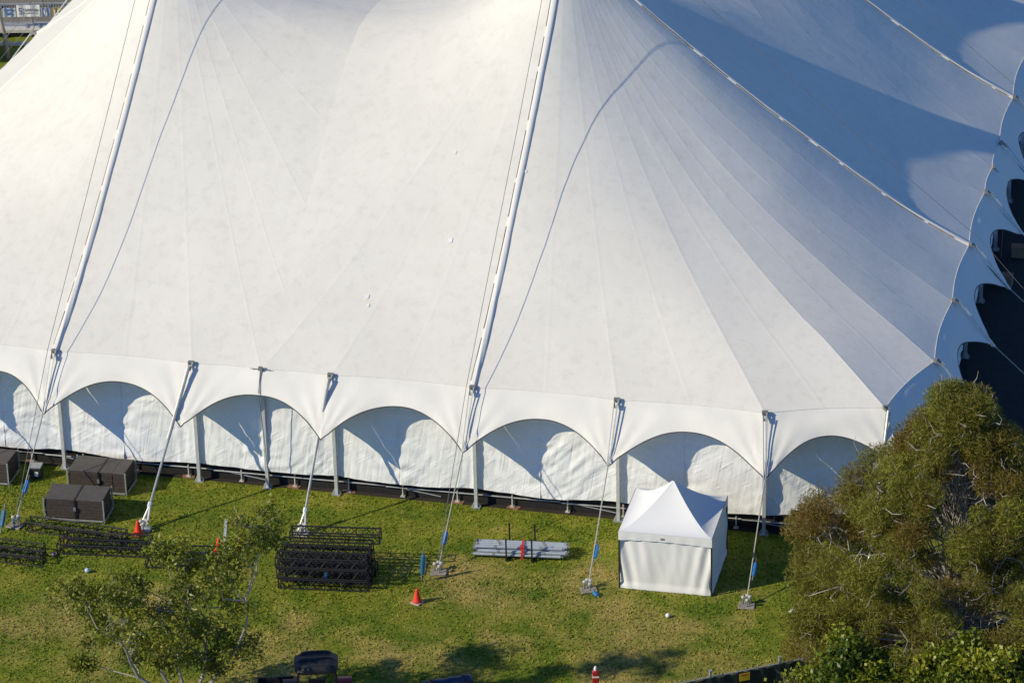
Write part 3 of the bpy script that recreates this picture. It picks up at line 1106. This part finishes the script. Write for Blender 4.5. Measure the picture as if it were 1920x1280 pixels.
# ------------------------------------------------------------------ utility tractor, tarpaulin, marker at the near edge
ut = empty('utility_tractor', (-6.05, 88.6, 0), R(3), 'small red utility tractor with black ribbed canopy and black tray at the bottom edge', 'tractor')
cp = MB()
NX, NY = 20, 28
grid = []
for i in range(NY + 1):
    v = -1 + 2 * i / NY
    row = []
    for j in range(NX + 1):
        u = -1 + 2 * j / NX
        se = (abs(u) ** 5 + abs(v) ** 5) ** .2
        k = max(abs(u), abs(v)) / max(se, 1e-6)
        x, y = u * k * .66, v * k * .58
        z = 2.06 - .10 * max(0, se) ** 6 + .055 * (1 if abs(u) < .72 else .3) * max(0, math.cos(v * PI * 2.6)) ** .5
        row.append((x, y + .58, z))
    grid.append(row)
cp.grid(grid)
rim = [grid[0][j] for j in range(NX + 1)] + [grid[i][NX] for i in range(1, NY + 1)] + [grid[NY][j] for j in range(NX - 1, -1, -1)] + [grid[i][0] for i in range(NY - 1, 0, -1)]
low = [(p[0] * .97, p[1], 1.86) for p in rim]
nr = len(rim)
cp.add(rim + low, [(k, nr + k, nr + (k + 1) % nr, (k + 1) % nr) for k in range(nr)])
cp.build('canopy', M['seatblack'], ut, smooth=True)
for px in (-.56, .56):
    MB().bar((px, 1.02, .55), (px, 1.02, 1.90), .07, .07).bar((px, .0, .6), (px * .98, .12, 1.88), .06, .06).build('canopy_post', M['black'], ut)
MB().bevel_box((.02, -.1, .62), (1.0, 1.3, .42), .08).build('body', M['red'], ut)
MB().bevel_box((.05, -1.05, .78), (.72, .95, .52), .14).build('bonnet', M['red'], ut)
for s_ in (-1, 1):
    w_ = MB()
    prof_ = [(.18, -.13), (.40, -.14), (.46, -.08), (.46, .08), (.40, .14), (.18, .13)]
    vs_, fs_ = [], []
    n_ = 20
    for r_, yy in prof_:
        for k in range(n_):
            a = 2 * PI * k / n_
            vs_.append((s_ * .80 + yy, 1.12 + r_ * math.cos(a), .46 + r_ * math.sin(a)))
    for i in range(5):
        for k in range(n_):
            k2 = (k + 1) % n_
            fs_.append((i * n_ + k, i * n_ + k2, (i + 1) * n_ + k2, (i + 1) * n_ + k))
    w_.add(vs_, fs_).build('wheel', M['tyre'], ut, smooth=True)
    gf = []
    for i in range(13):
        a = R(-15 + 200 * i / 12)
        gf.append([(s_ * (.84 + dx), 1.12 + .60 * math.cos(a), .42 + .60 * math.sin(a)) for dx in (-.22, -.18, .16, .20)])
    MB().grid(gf).build('mudguard', M['red' if s_ > 0 else 'black'], ut, smooth=True)
MB().box((.0, .25, .92), (.52, .5, .10)).box((0, .50, 1.18), (.50, .09, .46)).build('seat', M['seatblack'], ut)
tr_ = MB().box((-1.25, .98, .80), (1.06, .90, .03))
for c_, s_ in (((-1.25, 1.43, .90), (1.10, .03, .22)), ((-1.25, .53, .90), (1.10, .03, .22)), ((-1.79, .98, .90), (.03, .93, .22)), ((-.71, .98, .90), (.03, .93, .22))):
    tr_.box(c_, s_)
tr_.box((-1.25, .98, .60), (.8, .6, .36))
tr_.build('tray', M['black'], ut)
MB().box((-1.25, 1.452, .985), (1.10, .012, .035)).build('tray_lip', plain('rusty_lip', (.16, .05, .03), .7), ut)

tp = empty('rolled_tarpaulin', (-2.75, 90.30, 0), R(16), 'rolled dark blue tarpaulin lying at the bottom edge right of the tractor', 'tarpaulin')
MB().tube([(-.2 + 1.5 * k / 14, 0, .27 + .012 * math.sin(k * 2.1)) for k in range(15)], [.245 + .02 * math.sin(k * 1.7) for k in range(15)], 16).build('roll', M['tarp'], tp, smooth=True)
for x in (.1, 1.05):
    MB().tube([(x - .03, 0, .27), (x + .03, 0, .27)], .275, 16).build('tie', M['black'], tp)

mk_ = empty('marker_post', (2.28, 90.15, 0), 0, 'red marker post with a white band and cap at the bottom edge', 'post')
MB().bevel_box((0, 0, .43), (.20, .16, .86), .03).build('body', M['red'], mk_)
MB().box((0, 0, .66), (.206, .166, .05)).build('band', M['white'], mk_)
MB().lathe([(.05, .86), (.055, .92), (.03, .99)], n=10).build('cap', M['white'], mk_)

# ------------------------------------------------------------------ shade cloth fence
P_ = [(-4.2, 84.9), (.1, 86.3), (3.3, 87.35), (5.63, 88.12), (7.74, 88.82), (9.9, 89.5), (12.1, 90.2), (16.5, 91.6)]
fence = empty('steel_fence', (5.63, 88.12, 0), 0, 'steel picket fence backed with dark green shade cloth at the bottom right', 'fence')
fo = Vector((5.63, 88.12, 0))
for i, (x, y) in enumerate(P_):
    p = Vector((x, y, 0)) - fo
    MB().box((p.x, p.y, .97), (.07, .07, 1.94), R(17)).box((p.x, p.y, 1.96), (.09, .09, .03), R(17)).build('post', M['galv'], fence)
    if i == len(P_) - 1: break
    q = Vector((*P_[i + 1], 0)) - fo
    d = q - p
    L = d.length
    u_ = d.normalized()
    n_ = Vector((u_.y, -u_.x, 0))
    for z in (1.72, .30):
        MB().bar(p + u_ * .04 + Vector((0, 0, z)), q - u_ * .04 + Vector((0, 0, z)), .035, .04).build('rail', M['galv'], fence)
    k = int(L / .13)
    for j in range(k):
        c_ = p + u_ * ((j + .5) * L / k) + n_ * .032
        MB().box((c_.x, c_.y, .95), (.02, .02, 1.70), math.atan2(u_.y, u_.x)).add(
            [c_ + Vector((-.01, -.01, 1.80)), c_ + Vector((.01, -.01, 1.80)), c_ + Vector((.01, .01, 1.80)), c_ + Vector((-.01, .01, 1.80)), c_ + Vector((0, 0, 1.88))],
            [(0, 1, 4), (1, 2, 4), (2, 3, 4), (3, 0, 4)]).build('picket', M['galv'], fence)
    grid = []
    for a in range(3):
        grid.append([(p + u_ * (L * b / 16) + n_ * (.055 + .015 * math.sin(b * 1.9 + i)) + Vector((0, 0, .06 + 1.66 * a / 2 + (.02 * math.sin(b * 2.2) if a == 2 else 0)))) for b in range(17)])
    MB().grid(grid).build('shade_cloth', M['shade'], fence)
sg = empty('warning_sign', (6.66, 88.38, 1.56), R(18), 'yellow warning sign with red marks on the green shade cloth fence', 'sign')
MB().box((0, 0, 0), (.33, .008, .25)).build('board', M['yellow'], sg)
pm = MB()
for x0, x1, z in ((-.12, -.03, .075), (-.01, .11, .08), (-.08, .06, .05)):
    pm.box(((x0 + x1) / 2, -.006, z), (x1 - x0, .003, .022))
pm.build('print', M['redink'], sg)

# ------------------------------------------------------------------ far field: platform, crowd barriers, banners, bare tree
pf = empty('road_platform', (-23.0, 148.85, 0), R(-2), 'long pale platform edge behind the tent under the crowd barriers', 'platform')
for k in range(5):
    MB().box((-6 + 3.0 * k, .55, .33), (2.97, 1.1, .14)).build('slab', M['concrete'], pf)
for k in range(12):
    MB().box((-7.2 + 1.25 * k, .5, .13), (.10, .9, .25)).build('support', M['black'], pf)
kb = MB().box((0, 0, .06), (26, .22, .12))
tag(kb.build('kerb', M['concrete'], None, False, (-24, 148.0, 0), R(-2)), kind='structure')
pth = MB().add([(-60, 150.3, .008), (10, 148.0, .008), (10, 162, .008), (-60, 164, .008)], [(0, 1, 2, 3)])
tag(pth.build('path', plain('gravel_path', (.20, .17, .12), .9, 0, .3, 2)), kind='structure')


def barrier():
    r = empty('crowd_barrier', (0, 0, 0))
    MB().tube([(0, 0, .12), (0, 0, 1.08), (.03, 0, 1.12), (2.17, 0, 1.12), (2.2, 0, 1.08), (2.2, 0, .12)], .024, 6).tube(
        [(0, 0, .16), (2.2, 0, .16)], .02, 6).build('frame', M['galv'], r)
    for k in range(1, 18):
        x = 2.2 * k / 18
        MB().tube([(x, 0, .16), (x, 0, 1.12)], .012, 4, caps=False).build('bar', M['galv'], r)
    for x in (.25, 1.95):
        MB().box((x, 0, .06), (.05, .5, .05)).build('foot', M['galv'], r)
    return r


bp = barrier()
first = True
names = ['near the bare trunk', 'under the white banner', 'beside the blue banner', 'nearest the tent roof', 'farthest left', 'hidden behind the tent']
for (row, y0, z0, txt) in ((0, 149.35, .40, 'front row crowd barrier on the platform'), (1, 153.0, 0.0, 'back row crowd barrier behind the platform')):
    for k in range(6):
        o = bp if first else copy_tree(bp)
        first = False
        o.location = (-28.3 + 2.26 * k, y0 - .03 * k + .0 * row, z0)
        o.rotation_euler = (0, 0, R(-1.5))
        n_ = ['second one in from the far left', 'leftmost in view', 'behind the bare trunk', 'under the middle banner', 'against the tent roof', 'mostly hidden by the tent'][k]
        tag(o, '%s, %s' % (txt, n_), 'barrier', 'steel crowd barriers beyond the tent')


def banner(x, y, z, w, h, mat, label, marks):
    r = empty('banner', (x, y, z), R(-1.5), label, 'banner')
    grid = [[(w * j / 10, -.05 - .02 * math.sin(j * 1.3), h * i / 3) for j in range(11)] for i in range(4)]
    MB().grid(grid).build('sheet', mat, r)
    for (m_, boxes) in marks:
        b_ = MB()
        for x0, x1, z0, z1 in boxes:
            b_.box(((x0 + x1) / 2, -.078, (z0 + z1) / 2), (x1 - x0, .004, z1 - z0))
        b_.build('print', m_, r)
    return r


S_ = [(.10, .24, .40, .44), (.10, .14, .30, .44), (.10, .24, .27, .31), (.20, .24, .16, .30), (.10, .24, .14, .18)]
txt = [(.32 + .075 * k, .32 + .075 * k + .05, .29, .39) for k in range(9)] + [(.32, .98, .17, .20)]
banner(-22.22, 149.18, .92, 1.06, .56, M['white'], 'white banner with grey lettering on the front crowd barrier', [(M['greyink'], S_ + txt)])
banner(-21.10, 149.15, .93, .40, .42, plain('blue_grey_sheet', (.25, .31, .47), .6), 'small blue grey banner right of the white one', [(M['white'], [(.12, .18, .1, .32), (.22, .27, .06, .22)])])
banner(-22.86, 149.2, .92, .58, .42, plain('pale_sheet', (.45, .52, .62), .6), 'pale banner with dark blue print left of the white one', [(M['blueink'], [(.04, .5, .32, .38), (.12, .40, .12, .22)])])
banner(-21.42, 152.75, .62, 1.05, .55, M['white'], 'white banner with an orange mark on the back crowd barrier',
       [(plain('orange_print', (.75, .22, .10), .5), [(.62, .82, .10, .34)]), (M['greyink'], [(.05, .08, .05, .4), (.2, .23, .05, .4), (.35, .38, .05, .4), (.5, .53, .05, .4)])])
banner(-20.55, 149.12, .95, .55, .36, plain('ochre_sheet', (.42, .32, .10), .6), 'ochre and white banner nearest the tent roof', [(M['white'], [(.05, .10, .05, .30), (.20, .26, .05, .30), (.38, .5, .05, .30)])])

bt = empty('bare_tree', (-22.42, 146.3, 0), 0, 'slim bare tree trunk forking beside the crowd barriers at top left', 'tree')
MB().tube([(.05, 0, 0), (.0, 0, 1.0), (-.14, 0, 1.9), (-.20, .1, 2.6)], [.12, .10, .08, .06], 8).build('trunk', M['bark'], bt, smooth=True)
MB().tube([(-.20, .1, 2.6), (-.34, .1, 3.3), (-.42, .2, 4.1)], [.05, .035, .02], 6).build('branch', M['bark'], bt)
MB().tube([(-.20, .1, 2.55), (.02, .1, 3.1), (.06, .2, 3.9)], [.05, .035, .02], 6).build('branch', M['bark'], bt)
vh = empty('dark_van', (-25.2, 146.2, 0), R(-4), 'dark van roof just showing at the left edge below the barriers', 'van')
MB().bevel_box((0, .3, .95), (4.4, 1.8, 1.3), .16).build('body', plain('dark_van_paint', (.03, .032, .04), .3), vh)
for x in (-1.4, 1.4):
    for y in (-.55, 1.15):
        MB().tube([(x, y - .1, .33), (x, y + .1, .33)], .33, 14).build('wheel', M['tyre'], vh)
MB().box((2.21, .3, 1.15), (.02, 1.4, .5)).build('windscreen', M['black'], vh)
# crates in the dark beside the tent
for i, (x, y, lb) in enumerate(((19.64, 121.84, 'tan crate in the dark shade right of the tent, farther one'), (18.75, 119.2, 'tan crate in the dark shade right of the tent, nearer one'))):
    r = empty('crate', (x, y, 0), R(-14), lb, 'crate', 'crates in the shade right of the tent')
    MB().bevel_box((0, 0, .2), (.55, .45, .40), .02).build('body', plain('tan_crate', (.25, .19, .12), .7), r)
    MB().box((0, 0, .42), (.57, .47, .03)).build('lid', M['sole'], r)


# ------------------------------------------------------------------ trees
def grow(rng, base, dirv, length, rad, depth, spread, segs, tips, up=.15, kids=(2, 3), shrink=.74):
    """recursive limbs: tapered, slightly crooked; fills segs (poly-lines) and tips"""
    n = 4
    pts, rr = [base.copy()], [rad]
    d = dirv.normalized()
    p = base.copy()
    for i in range(n):
        d = (d + Vector((rng.gauss(0, .16), rng.gauss(0, .16), rng.gauss(0, .10) + up * .3))).normalized()
        p = p + d * (length / n)
        pts.append(p.copy())
        rr.append(rad * (1 - .38 * (i + 1) / n))
    segs.append((pts, rr))
    if depth <= 1:
        for q in pts[1:]:
            tips.append((q.copy(), d.copy()))
    if depth == 0:
        return
    for k in range(rng.randint(*kids)):
        a = rng.uniform(0, 2 * PI)
        side = d.orthogonal().normalized()
        side.rotate(Matrix.Rotation(a, 3, d))
        nd = (d * math.cos(spread) + side * math.sin(spread) * rng.uniform(.7, 1.2) + Vector((0, 0, up))).normalized()
        st = pts[-1] if k == 0 else pts[rng.randint(2, n)]
        grow(rng, st, nd, length * shrink * rng.uniform(.8, 1.15), rr[-1] * (.8 if k == 0 else .62), depth - 1, spread, segs, tips, up, kids, shrink)


def limbs(segs, root, mat, minr=.006, name='trunk', sides=5):
    m_ = MB()
    for pts, rr in segs:
        m_.tube(pts, [max(minr, r_) for r_ in rr], sides if rr[0] > .03 else 4, caps=False)
    return m_.build(name, mat, root, smooth=True)


def leaves(rng, centres, per, clump, ln, wd, droop, mat, root, tint_c, flat=.0, name='crown'):
    """centres (N,3): leaf clumps; every leaf a narrow folded quad of its own"""
    N = len(centres) * per
    c = np.repeat(centres, per, 0) + rng.normal(0, 1, (N, 3)) * np.array([clump, clump, clump * .75])
    t0 = np.repeat(tint_c, per)
    d = rng.normal(0, 1, (N, 3))
    d[:, 2] = d[:, 2] * (1 - flat) + droop
    d /= np.linalg.norm(d, axis=1, keepdims=True)
    s = np.cross(d, rng.normal(0, 1, (N, 3)))
    s /= np.linalg.norm(s, axis=1, keepdims=True) + 1e-9
    L = ln * rng.uniform(.6, 1.3, (N, 1))
    Wd = wd * rng.uniform(.7, 1.3, (N, 1))
    v = np.stack([c - d * L * .5, c + s * Wd, c + d * L * .5, c - s * Wd], 1).reshape(-1, 3)
    f = np.arange(N * 4).reshape(-1, 4)
    tint = np.repeat(np.clip(t0 + rng.normal(0, .12, N), 0, 1), 4)
    o = link_mesh(name, np_mesh(name, v, f, mat, tint), root)
    o['kind'] = 'stuff'
    return o


def pick_tips(tips, rng, n):
    idx = rng.integers(0, len(tips), n)
    c = np.array([[*tips[i][0]] for i in idx]) + rng.normal(0, .12, (n, 3))
    return c


# she-oak at the right: wide, feathery, brown green, with bare grey limbs showing
def she_oak(name, x, y, H_, Rm, label, seed, puffs=360, per=1500):
    rr_ = random.Random(seed)
    rg = np.random.default_rng(seed)
    root = empty(name, (x, y, 0), 0, label, 'tree')
    segs = []
    axis = [Vector((0, 0, 0)), Vector((.1, 0, H_ * .15)), Vector((.0, .1, H_ * .3)), Vector((.15, .1, H_ * .5)), Vector((.1, .0, H_ * .72)), Vector((.1, .1, H_ * .92))]
    segs.append((axis, [.26, .23, .19, .14, .08, .03]))

    def on_axis(f):
        k = min(4, int(f * 5)); return axis[k].lerp(axis[k + 1], f * 5 - k)
    cs, ts = [], []
    for k in range(puffs):
        h = rr_.random() ** .85
        a = k * 2.39996 + rr_.uniform(-.5, .5)
        r_env = Rm * max(.12, 1 - max(0, (h - .18) / .82) ** 1.9) * (1 + .22 * noise.noise((math.cos(a) * 1.3, math.sin(a) * 1.3, h * 3 + seed)))
        r_ = r_env * math.sqrt(rr_.uniform(.28, 1))
        c_ = Vector((r_ * math.cos(a), r_ * math.sin(a), H_ * (.05 + .92 * h)))
        sz = rr_.uniform(.45, .95) * (1 - .30 * h)
        tone = .5 + .55 * noise.noise((c_.x * .45, c_.y * .45, c_.z * .45 + seed)) + rr_.gauss(0, .13)
        n_ = int(per * (sz / .62) ** 2)
        d = rg.normal(0, 1, (n_, 3)); d /= np.linalg.norm(d, axis=1, keepdims=True)
        rad = rg.uniform(.15, 1, (n_, 1)) ** .6
        lump = np.array([1.0])
        pos = np.array(c_)[None] + d * rad * np.array([sz, sz, sz * .78])
        cs.append((pos, d, np.full(n_, tone)))
        # the limb that carries this tuft, crooked, leaving the trunk at its own height
        f0 = max(.08, min(.92, (c_.z / H_) * rr_.uniform(.62, 1.0) - .05))
        b_ = on_axis(f0)
        jt = lambda m: Vector((rr_.gauss(0, m), rr_.gauss(0, m), rr_.gauss(0, m * .8)))
        m1 = b_.lerp(c_, .28) + jt(.16)
        m2 = b_.lerp(c_, .52) + jt(.22)
        m3 = b_.lerp(c_, .78) + jt(.16)
        rb = .012 + .020 * rr_.random() * r_ / Rm
        segs.append(([b_, m1, m2, m3, c_], [rb * 1.7, rb * 1.4, rb * 1.1, rb * .8, .008]))
        # crooked bare twigs that stick out of the tuft
        for q in range(rr_.randint(1, 4)):
            dv = Vector((rr_.gauss(0, 1), rr_.gauss(0, 1) - .55, rr_.gauss(0, .7) + .2)).normalized()
            p0 = m3.lerp(c_, rr_.random())
            p1 = p0 + dv * sz * .45 + jt(.12)
            p2 = p1 + dv * sz * .35 + jt(.18)
            p3 = p2 + (dv + jt(.6)) * sz * .30
            p4 = p3 + (dv + jt(.8)) * sz * .22
            segs.append(([p0, p1, p2, p3, p4], [.019, .018, .015, .012, .007]))
    limbs(segs, root, M['bark'], sides=6)
    pos = np.concatenate([c[0] for c in cs]); dr = np.concatenate([c[1] for c in cs]); t0 = np.concatenate([c[2] for c in cs])
    N = len(pos)
    d = dr * .35 + rg.normal(0, .6, (N, 3)); d[:, 2] += .25
    d /= np.linalg.norm(d, axis=1, keepdims=True)
    s_ = np.cross(d, rg.normal(0, 1, (N, 3))); s_ /= np.linalg.norm(s_, axis=1, keepdims=True) + 1e-9
    L = .17 * rg.uniform(.6, 1.4, (N, 1)); Wd = .0095 * rg.uniform(.7, 1.3, (N, 1))
    v = np.stack([pos - d * L * .5, pos + s_ * Wd, pos + d * L * .5, pos - s_ * Wd], 1).reshape(-1, 3)
    o = link_mesh('crown', np_mesh('crown', v, np.arange(N * 4).reshape(-1, 4), M['needles'],
                                   np.repeat(np.clip(t0 + rg.normal(0, .14, N), 0, 1), 4)), root)
    o['kind'] = 'stuff'
    return root


she_oak('she_oak_tree', 13.0, 89.0, 10.6, 5.3, 'large feathery brown green tree with bare grey limbs at the right', 11)


# sparse many-stemmed tree at the lower left
PADS = [(2.44, -1.08, 7.42, 0.58), (2.07, -0.68, 6.75, 0.48), (0.08, 0.78, 5.5, 0.68), (-0.37, 0.21, 6.0, 0.42), (1.07, -1.06, 5.57, 0.55),
        (1.75, -0.17, 4.28, 0.55), (-3.28, -0.05, 4.77, 0.42), (-2.15, -0.88, 5.21, 0.58), (-1.28, 0.61, 4.59, 0.48), (-1.6, -1.0, 4.58, 0.74),
        (-0.63, -0.28, 4.18, 0.74), (-2.59, 0.04, 3.61, 0.58), (0.38, -0.18, 4.95, 0.58), (-0.11, 0.23, 3.11, 0.74), (0.9, 0.62, 3.31, 0.52),
        (-1.68, 1.19, 2.18, 0.58), (0.74, -0.56, 2.71, 0.74), (-0.35, 0.39, 2.07, 0.58), (-3.19, 0.51, 2.11, 0.23), (1.35, -0.54, 2.93, 0.48),
        (-0.73, -1.3, 3.74, 0.55), (-2.95, 1.23, 3.48, 0.42), (2.65, -0.52, 6.68, 0.32), (1.49, -0.48, 5.98, 0.32), (0.58, 1.02, 4.99, 0.42)]


def sparse_tree(x, y, label, seed):
    rr_ = random.Random(seed)
    rg = np.random.default_rng(seed)
    root = empty('sparse_tree', (x, y, 0), 0, label, 'tree')
    V = Vector
    j = lambda m: V((rr_.gauss(0, m), rr_.gauss(0, m), rr_.gauss(0, m)))
    forks = [V((.15, 0, .5)), V((1.15, -.25, 2.35)), V((-.25, .15, 2.0)), V((-1.45, .1, 1.75)), V((-.7, -.5, 2.3)), V((.6, .4, 2.2)), V((1.9, -.45, 4.6)), V((.1, .3, 3.9)), V((-1.9, -.3, 3.3))]
    up = [None, 0, 0, 0, 0, 0, 1, 5, 3]
    rd = [.10, .055, .048, .055, .045, .045, .034, .034, .036]
    segs = [([V((0, 0, 0)), V((.08, .02, .25)), forks[0]], [.12, .105, .09])]
    for k in range(1, len(forks)):
        p, q = forks[up[k]], forks[k]
        segs.append(([p, p.lerp(q, .35) + j(.10), p.lerp(q, .7) + j(.10), q], [rd[k] * 1.35, rd[k] * 1.2, rd[k] * 1.1, rd[k]]))
    cs, ts = [], []
    for (px, py, pz, r_) in PADS:
        c_ = V((px, py, pz))
        f_ = min((f for f in forks[1:] if f.z < pz + .3), key=lambda f: (f - c_).length, default=forks[0])
        m1, m2 = f_.lerp(c_, .4) + j(.13), f_.lerp(c_, .75) + j(.12)
        segs.append(([f_, m1, m2, c_ - V((0, 0, r_ * .3))], [.028, .022, .017, .011]))
        tone = .5 + .22 * rr_.gauss(0, 1)
        for q in range(int(5 + 9 * r_)):
            e = c_ + V((rr_.gauss(0, .62), rr_.gauss(0, .62), rr_.gauss(0, .36))) * r_
            b_ = m2.lerp(c_, rr_.random())
            segs.append(([b_, b_.lerp(e, .5) + j(.06), e], [.012, .010, .006]))
            cs.append(e)
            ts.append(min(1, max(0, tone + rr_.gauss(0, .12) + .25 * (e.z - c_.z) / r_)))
    limbs(segs, root, M['bark'], sides=7)
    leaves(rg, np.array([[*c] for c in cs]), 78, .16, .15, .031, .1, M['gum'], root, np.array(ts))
    return root


sparse_tree(-9.9, 88.75, 'thin grey stemmed tree with sparse green leaves at the lower left', 5)


def bush(x, y, H_, W2, label, seed):
    rr_ = random.Random(seed)
    rg = np.random.default_rng(seed)
    root = empty('leafy_bush', (x, y, 0), 0, label, 'bush', 'bright green bushes at the bottom right')
    segs, tips = [], []
    for k in range(12):
        a = k * 2.4
        grow(rr_, Vector((.2 * math.cos(a), .2 * math.sin(a), 0)), Vector((math.cos(a) * W2 / H_ * .9, math.sin(a) * W2 / H_ * .9, 1)), H_ * .42, .07, 3, .55, segs, tips, .16, (2, 3), .62)
    limbs(segs, root, M['bark'])
    n_ = 1100
    d = rg.normal(0, 1, (n_, 3)); d /= np.linalg.norm(d, axis=1, keepdims=True); d[:, 2] = np.abs(d[:, 2])
    lump = np.array([1 + .28 * noise.noise((p[0] * 2.2 + seed, p[1] * 2.2, p[2] * 2.2)) for p in d])
    c = d * (rg.uniform(.55, 1, (n_, 1)) ** .5) * lump[:, None] * np.array([W2, W2, H_ * .62]) + np.array([0, 0, H_ * .36])
    tint = np.clip(.52 + .5 * np.array([noise.noise((p[0] * .8, p[1] * .8, p[2] * .8 + seed)) for p in c]) * 1.3, 0, 1)
    leaves(rg, c, 40, .16, .16, .045, .15, M['broad'], root, tint)
    return root


bush(9.6, 84.6, 4.7, 2.0, 'bright green leafy bush beside the shade cloth fence', 21)
bush(12.6, 84.2, 5.0, 2.1, 'bright green leafy bush in front of the brown green tree trunk', 22)
bush(15.2, 84.6, 4.6, 1.8, 'bright green leafy bush cut by the bottom right corner', 23)

# ------------------------------------------------------------------ grass
def grass():
    n = 110000
    x = RNG.uniform(-19, 13.5, n)
    y = RNG.uniform(86.5, 109, n)
    # keep to the open lawn in front of the tent
    d = np.stack([x - TC.x, y - TC.y], 1)
    ly = d @ np.array([TY.x, TY.y])
    k = ly < -21.9
    x, y = x[k], y[k]
    n = len(x)
    big = np.array([noise.noise((a * .5, b * .5, 4)) for a, b in zip(x, y)])
    h = .042 * RNG.uniform(.5, 1.5, n) * (1 + .5 * big)
    a = RNG.uniform(0, 2 * PI, n)
    w = .030 * RNG.uniform(.6, 1.4, n)
    lean = RNG.normal(0, .035, (n, 2))
    c = np.stack([x, y, np.zeros(n)], 1)
    s = np.stack([np.cos(a) * w, np.sin(a) * w, np.zeros(n)], 1)
    tip = c + np.stack([lean[:, 0], lean[:, 1], h], 1)
    v = np.stack([c - s, c + s, tip], 1).reshape(-1, 3)
    f = np.arange(3 * n).reshape(-1, 3)
    o = link_mesh('grass', np_mesh('grass', v, f, M['grass'], np.repeat(np.clip(.5 + RNG.normal(0, .17, n), 0, 1), 3)))
    tag(o, 'short patchy grass growing on the field', 'grass', kind='stuff')


grass()
